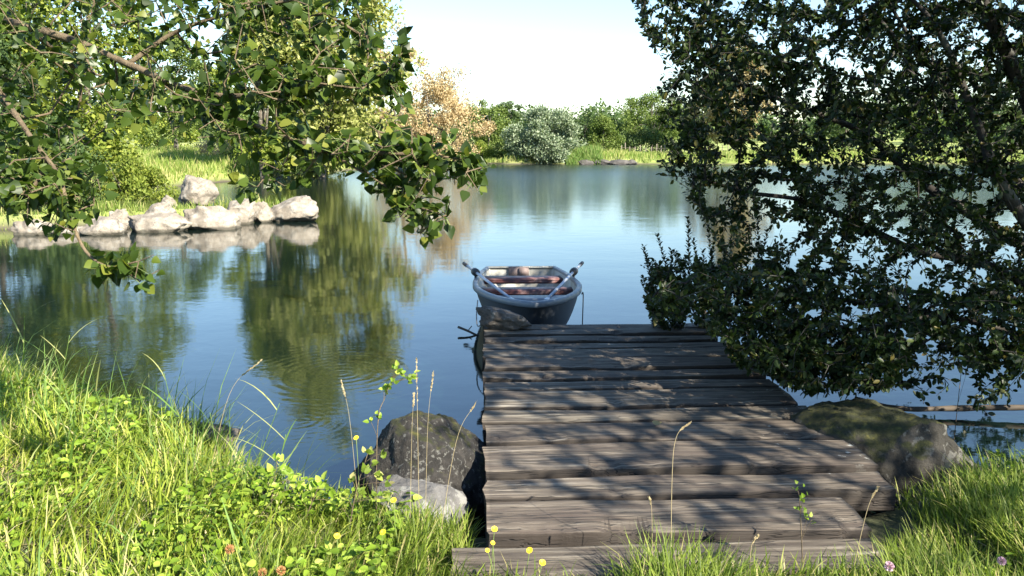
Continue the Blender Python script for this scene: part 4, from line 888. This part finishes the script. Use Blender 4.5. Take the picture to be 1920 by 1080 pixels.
stalk('upright stalk over the dark boulder, the tallest of the bunch', [(785, 935), (783, 800), (781, 672)], 3.4, .0013, .35)
stalk('upright stalk over the dark boulder, left of the tallest', [(766, 930), (772, 820), (776, 740)], 3.4, .0011, .2)
stalk('upright stalk over the dark boulder, right of the tallest', [(795, 935), (802, 800), (812, 700)], 3.45, .0011, .2)
stalk('slanting pale stalk right of the bunch over the dark boulder', [(815, 910), (855, 830), (892, 755)], 3.35, .0014, .15)
stalk('brown leaning stalk left of the tallest yellow flower', [(672, 870), (656, 790), (640, 715)], 3.6, .0012, .3)
stalk('long brown grass stem bowed over the water at the left middle', [(380, 860), (430, 740), (490, 675)], 3.9, .0015, .3)
# reed grasses with long side blades
def reed(label, px, py, dep, h, lean, nb, group='tall reed grasses on the left bank', lm='reed'):
    h = h * 1.25; b0 = P(px, py, dep); base = np.array([b0.x, b0.y, hz(b0.x, b0.y) - .02]); o = empty('reed_grass', base, label, 'reed', group)
    az = random.choice([random.uniform(-.5, .5), random.uniform(-.5, .5), math.pi + random.uniform(-.5, .5)]); top = base + np.array([math.cos(az) * h * lean, math.sin(az) * h * lean * .5, h]); mid = (base + top) / 2 - np.array([math.cos(az) * h * lean * .15, 0, 0])
    pl = spline([base, mid, top], 8); v, f = tube(pl, np.linspace(.003, .0012, len(pl)), 5); mesh_np('stem', v, f, M[lm], o)
    t = np.linspace(.3, 1, nb); ii = t * (len(pl) - 1); i0 = np.minimum(ii.astype(int), len(pl) - 2); p = pl[i0]; aa = az + np.where(np.arange(nb) % 2, .3, math.pi - .3) + rng.normal(size=nb) * .3
    v, f = blades(p, rng.uniform(.16, .30, nb), np.full(nb, .0075), rng.uniform(.35, .8, nb), aa, rng.uniform(.2, .9, nb), seg=5); mesh_np('blades', v, f, M[lm], o)
RL = [(40, 760, 4.3, .62, .12, 6, 'tallest reed grass at the left picture edge'), (95, 770, 4.2, .55, .2, 6, 'reed grass second from the left edge, beside the tallest'), (140, 780, 4.2, .50, .15, 5, 'reed grass third from the left edge, before the open water'), (10, 760, 4.4, .5, .1, 5, 'reed grass cut by the left picture edge'),
      (300, 850, 3.9, .42, .2, 5, 'left one of the reeds before the dark reflections'), (345, 860, 3.9, .5, .12, 6, 'tallest of the reeds before the dark reflections'), (380, 870, 3.8, .44, .25, 5, 'leaning reed before the dark reflections'), (420, 880, 3.8, .38, .1, 5, 'reed right of the leaning one'),
      (470, 890, 3.8, .42, .3, 5, 'reed growing out over the water edge at the left middle'), (510, 900, 3.7, .32, .2, 5, 'small reed near the end of the long grass'), (220, 830, 4.0, .40, .2, 5, 'reed standing alone in the middle of the left bank')]
for a_ in RL: reed(a_[6], *a_[:6])
# little sapling over the water left of the boulder
def sprig(label, pts, dep, leaves, lm, name='sapling', cat='plant', ls=.03):
    q = [P(a_, b2, dep) for a_, b2 in pts]; q[0].z = hz(q[0].x, q[0].y) - .02; o = empty(name, q[0], label, cat); pl = spline([tuple(v) for v in q], 8); st_ = [tube(pl, np.linspace(.003, .001, len(pl)), 5)]; lv = []
    for (lx, ly) in leaves:
        p = np.array(P(lx, ly, dep)); j = int(np.linalg.norm(pl - p, axis=1).argmin()); j = max(0, j - 2); st_.append(tube(spline([pl[j], (pl[j] + p) / 2 + np.array([0, 0, .005]), p], 3), .001, 4))
        n = 5; lv.append(scatter(ROUND, OVAL_F, np.repeat(p[None], n, 0) + rng.normal(size=(n, 3)) * .008, frames(rand_dirs(n) + norm((p - pl[j])[None]), norm(np.array([0, -.6, .8]) + rng.normal(size=(n, 3)) * .4)), rng.uniform(.6, 1.1, n) * ls))
    v, f = join(st_); mesh_np('stem', v, f, M['twig'], o); v, f = join(lv); mesh_np('leaves', v, f, M[lm], o)
sprig('slender sapling with few yellow-green leaves left of the dark boulder', [(700, 860), (708, 800), (722, 745), (745, 690)], 3.6, [(745, 690), (765, 712), (735, 715), (772, 705), (720, 735), (712, 780), (695, 790), (750, 700), (728, 728)], 'herb')
sprig('bramble shoot with round leaves leaning over the water edge', [(500, 960), (515, 900), (520, 862)], 3.6, [(520, 862), (505, 885), (535, 880), (500, 905), (545, 900), (560, 915), (525, 925)], 'herb', 'bramble', ls=.042)
sprig('second bramble shoot with round leaves, nearer the dark boulder', [(560, 975), (590, 930), (600, 905)], 3.5, [(600, 905), (585, 925), (615, 920), (570, 940), (625, 940)], 'herb', 'bramble', ls=.042)
sprig('leafy weed growing beside the left flank of the dark boulder', [(650, 990), (668, 920), (690, 850)], 3.45, [(690, 850), (700, 870), (680, 880), (660, 900), (705, 890), (715, 850), (650, 930), (675, 925), (725, 905), (640, 950), (700, 930), (720, 935)], 'grass_dark', 'weed', ls=.035)
sprig('thin green weed growing up through the jetty boards', [(1520, 990), (1500, 950), (1494, 915)], 3.0, [(1494, 915), (1505, 935), (1500, 955), (1515, 965), (1522, 975)], 'herb', 'weed', ls=.02)
g = G(1800, 775, WZ)
sprig('bare thin stem standing in the water behind the log', [(1795, 770), (1802, 700), (1806, 660)], 5.2, [(1806, 668), (1812, 700)], 'alder', 'water_plant', ls=.03)
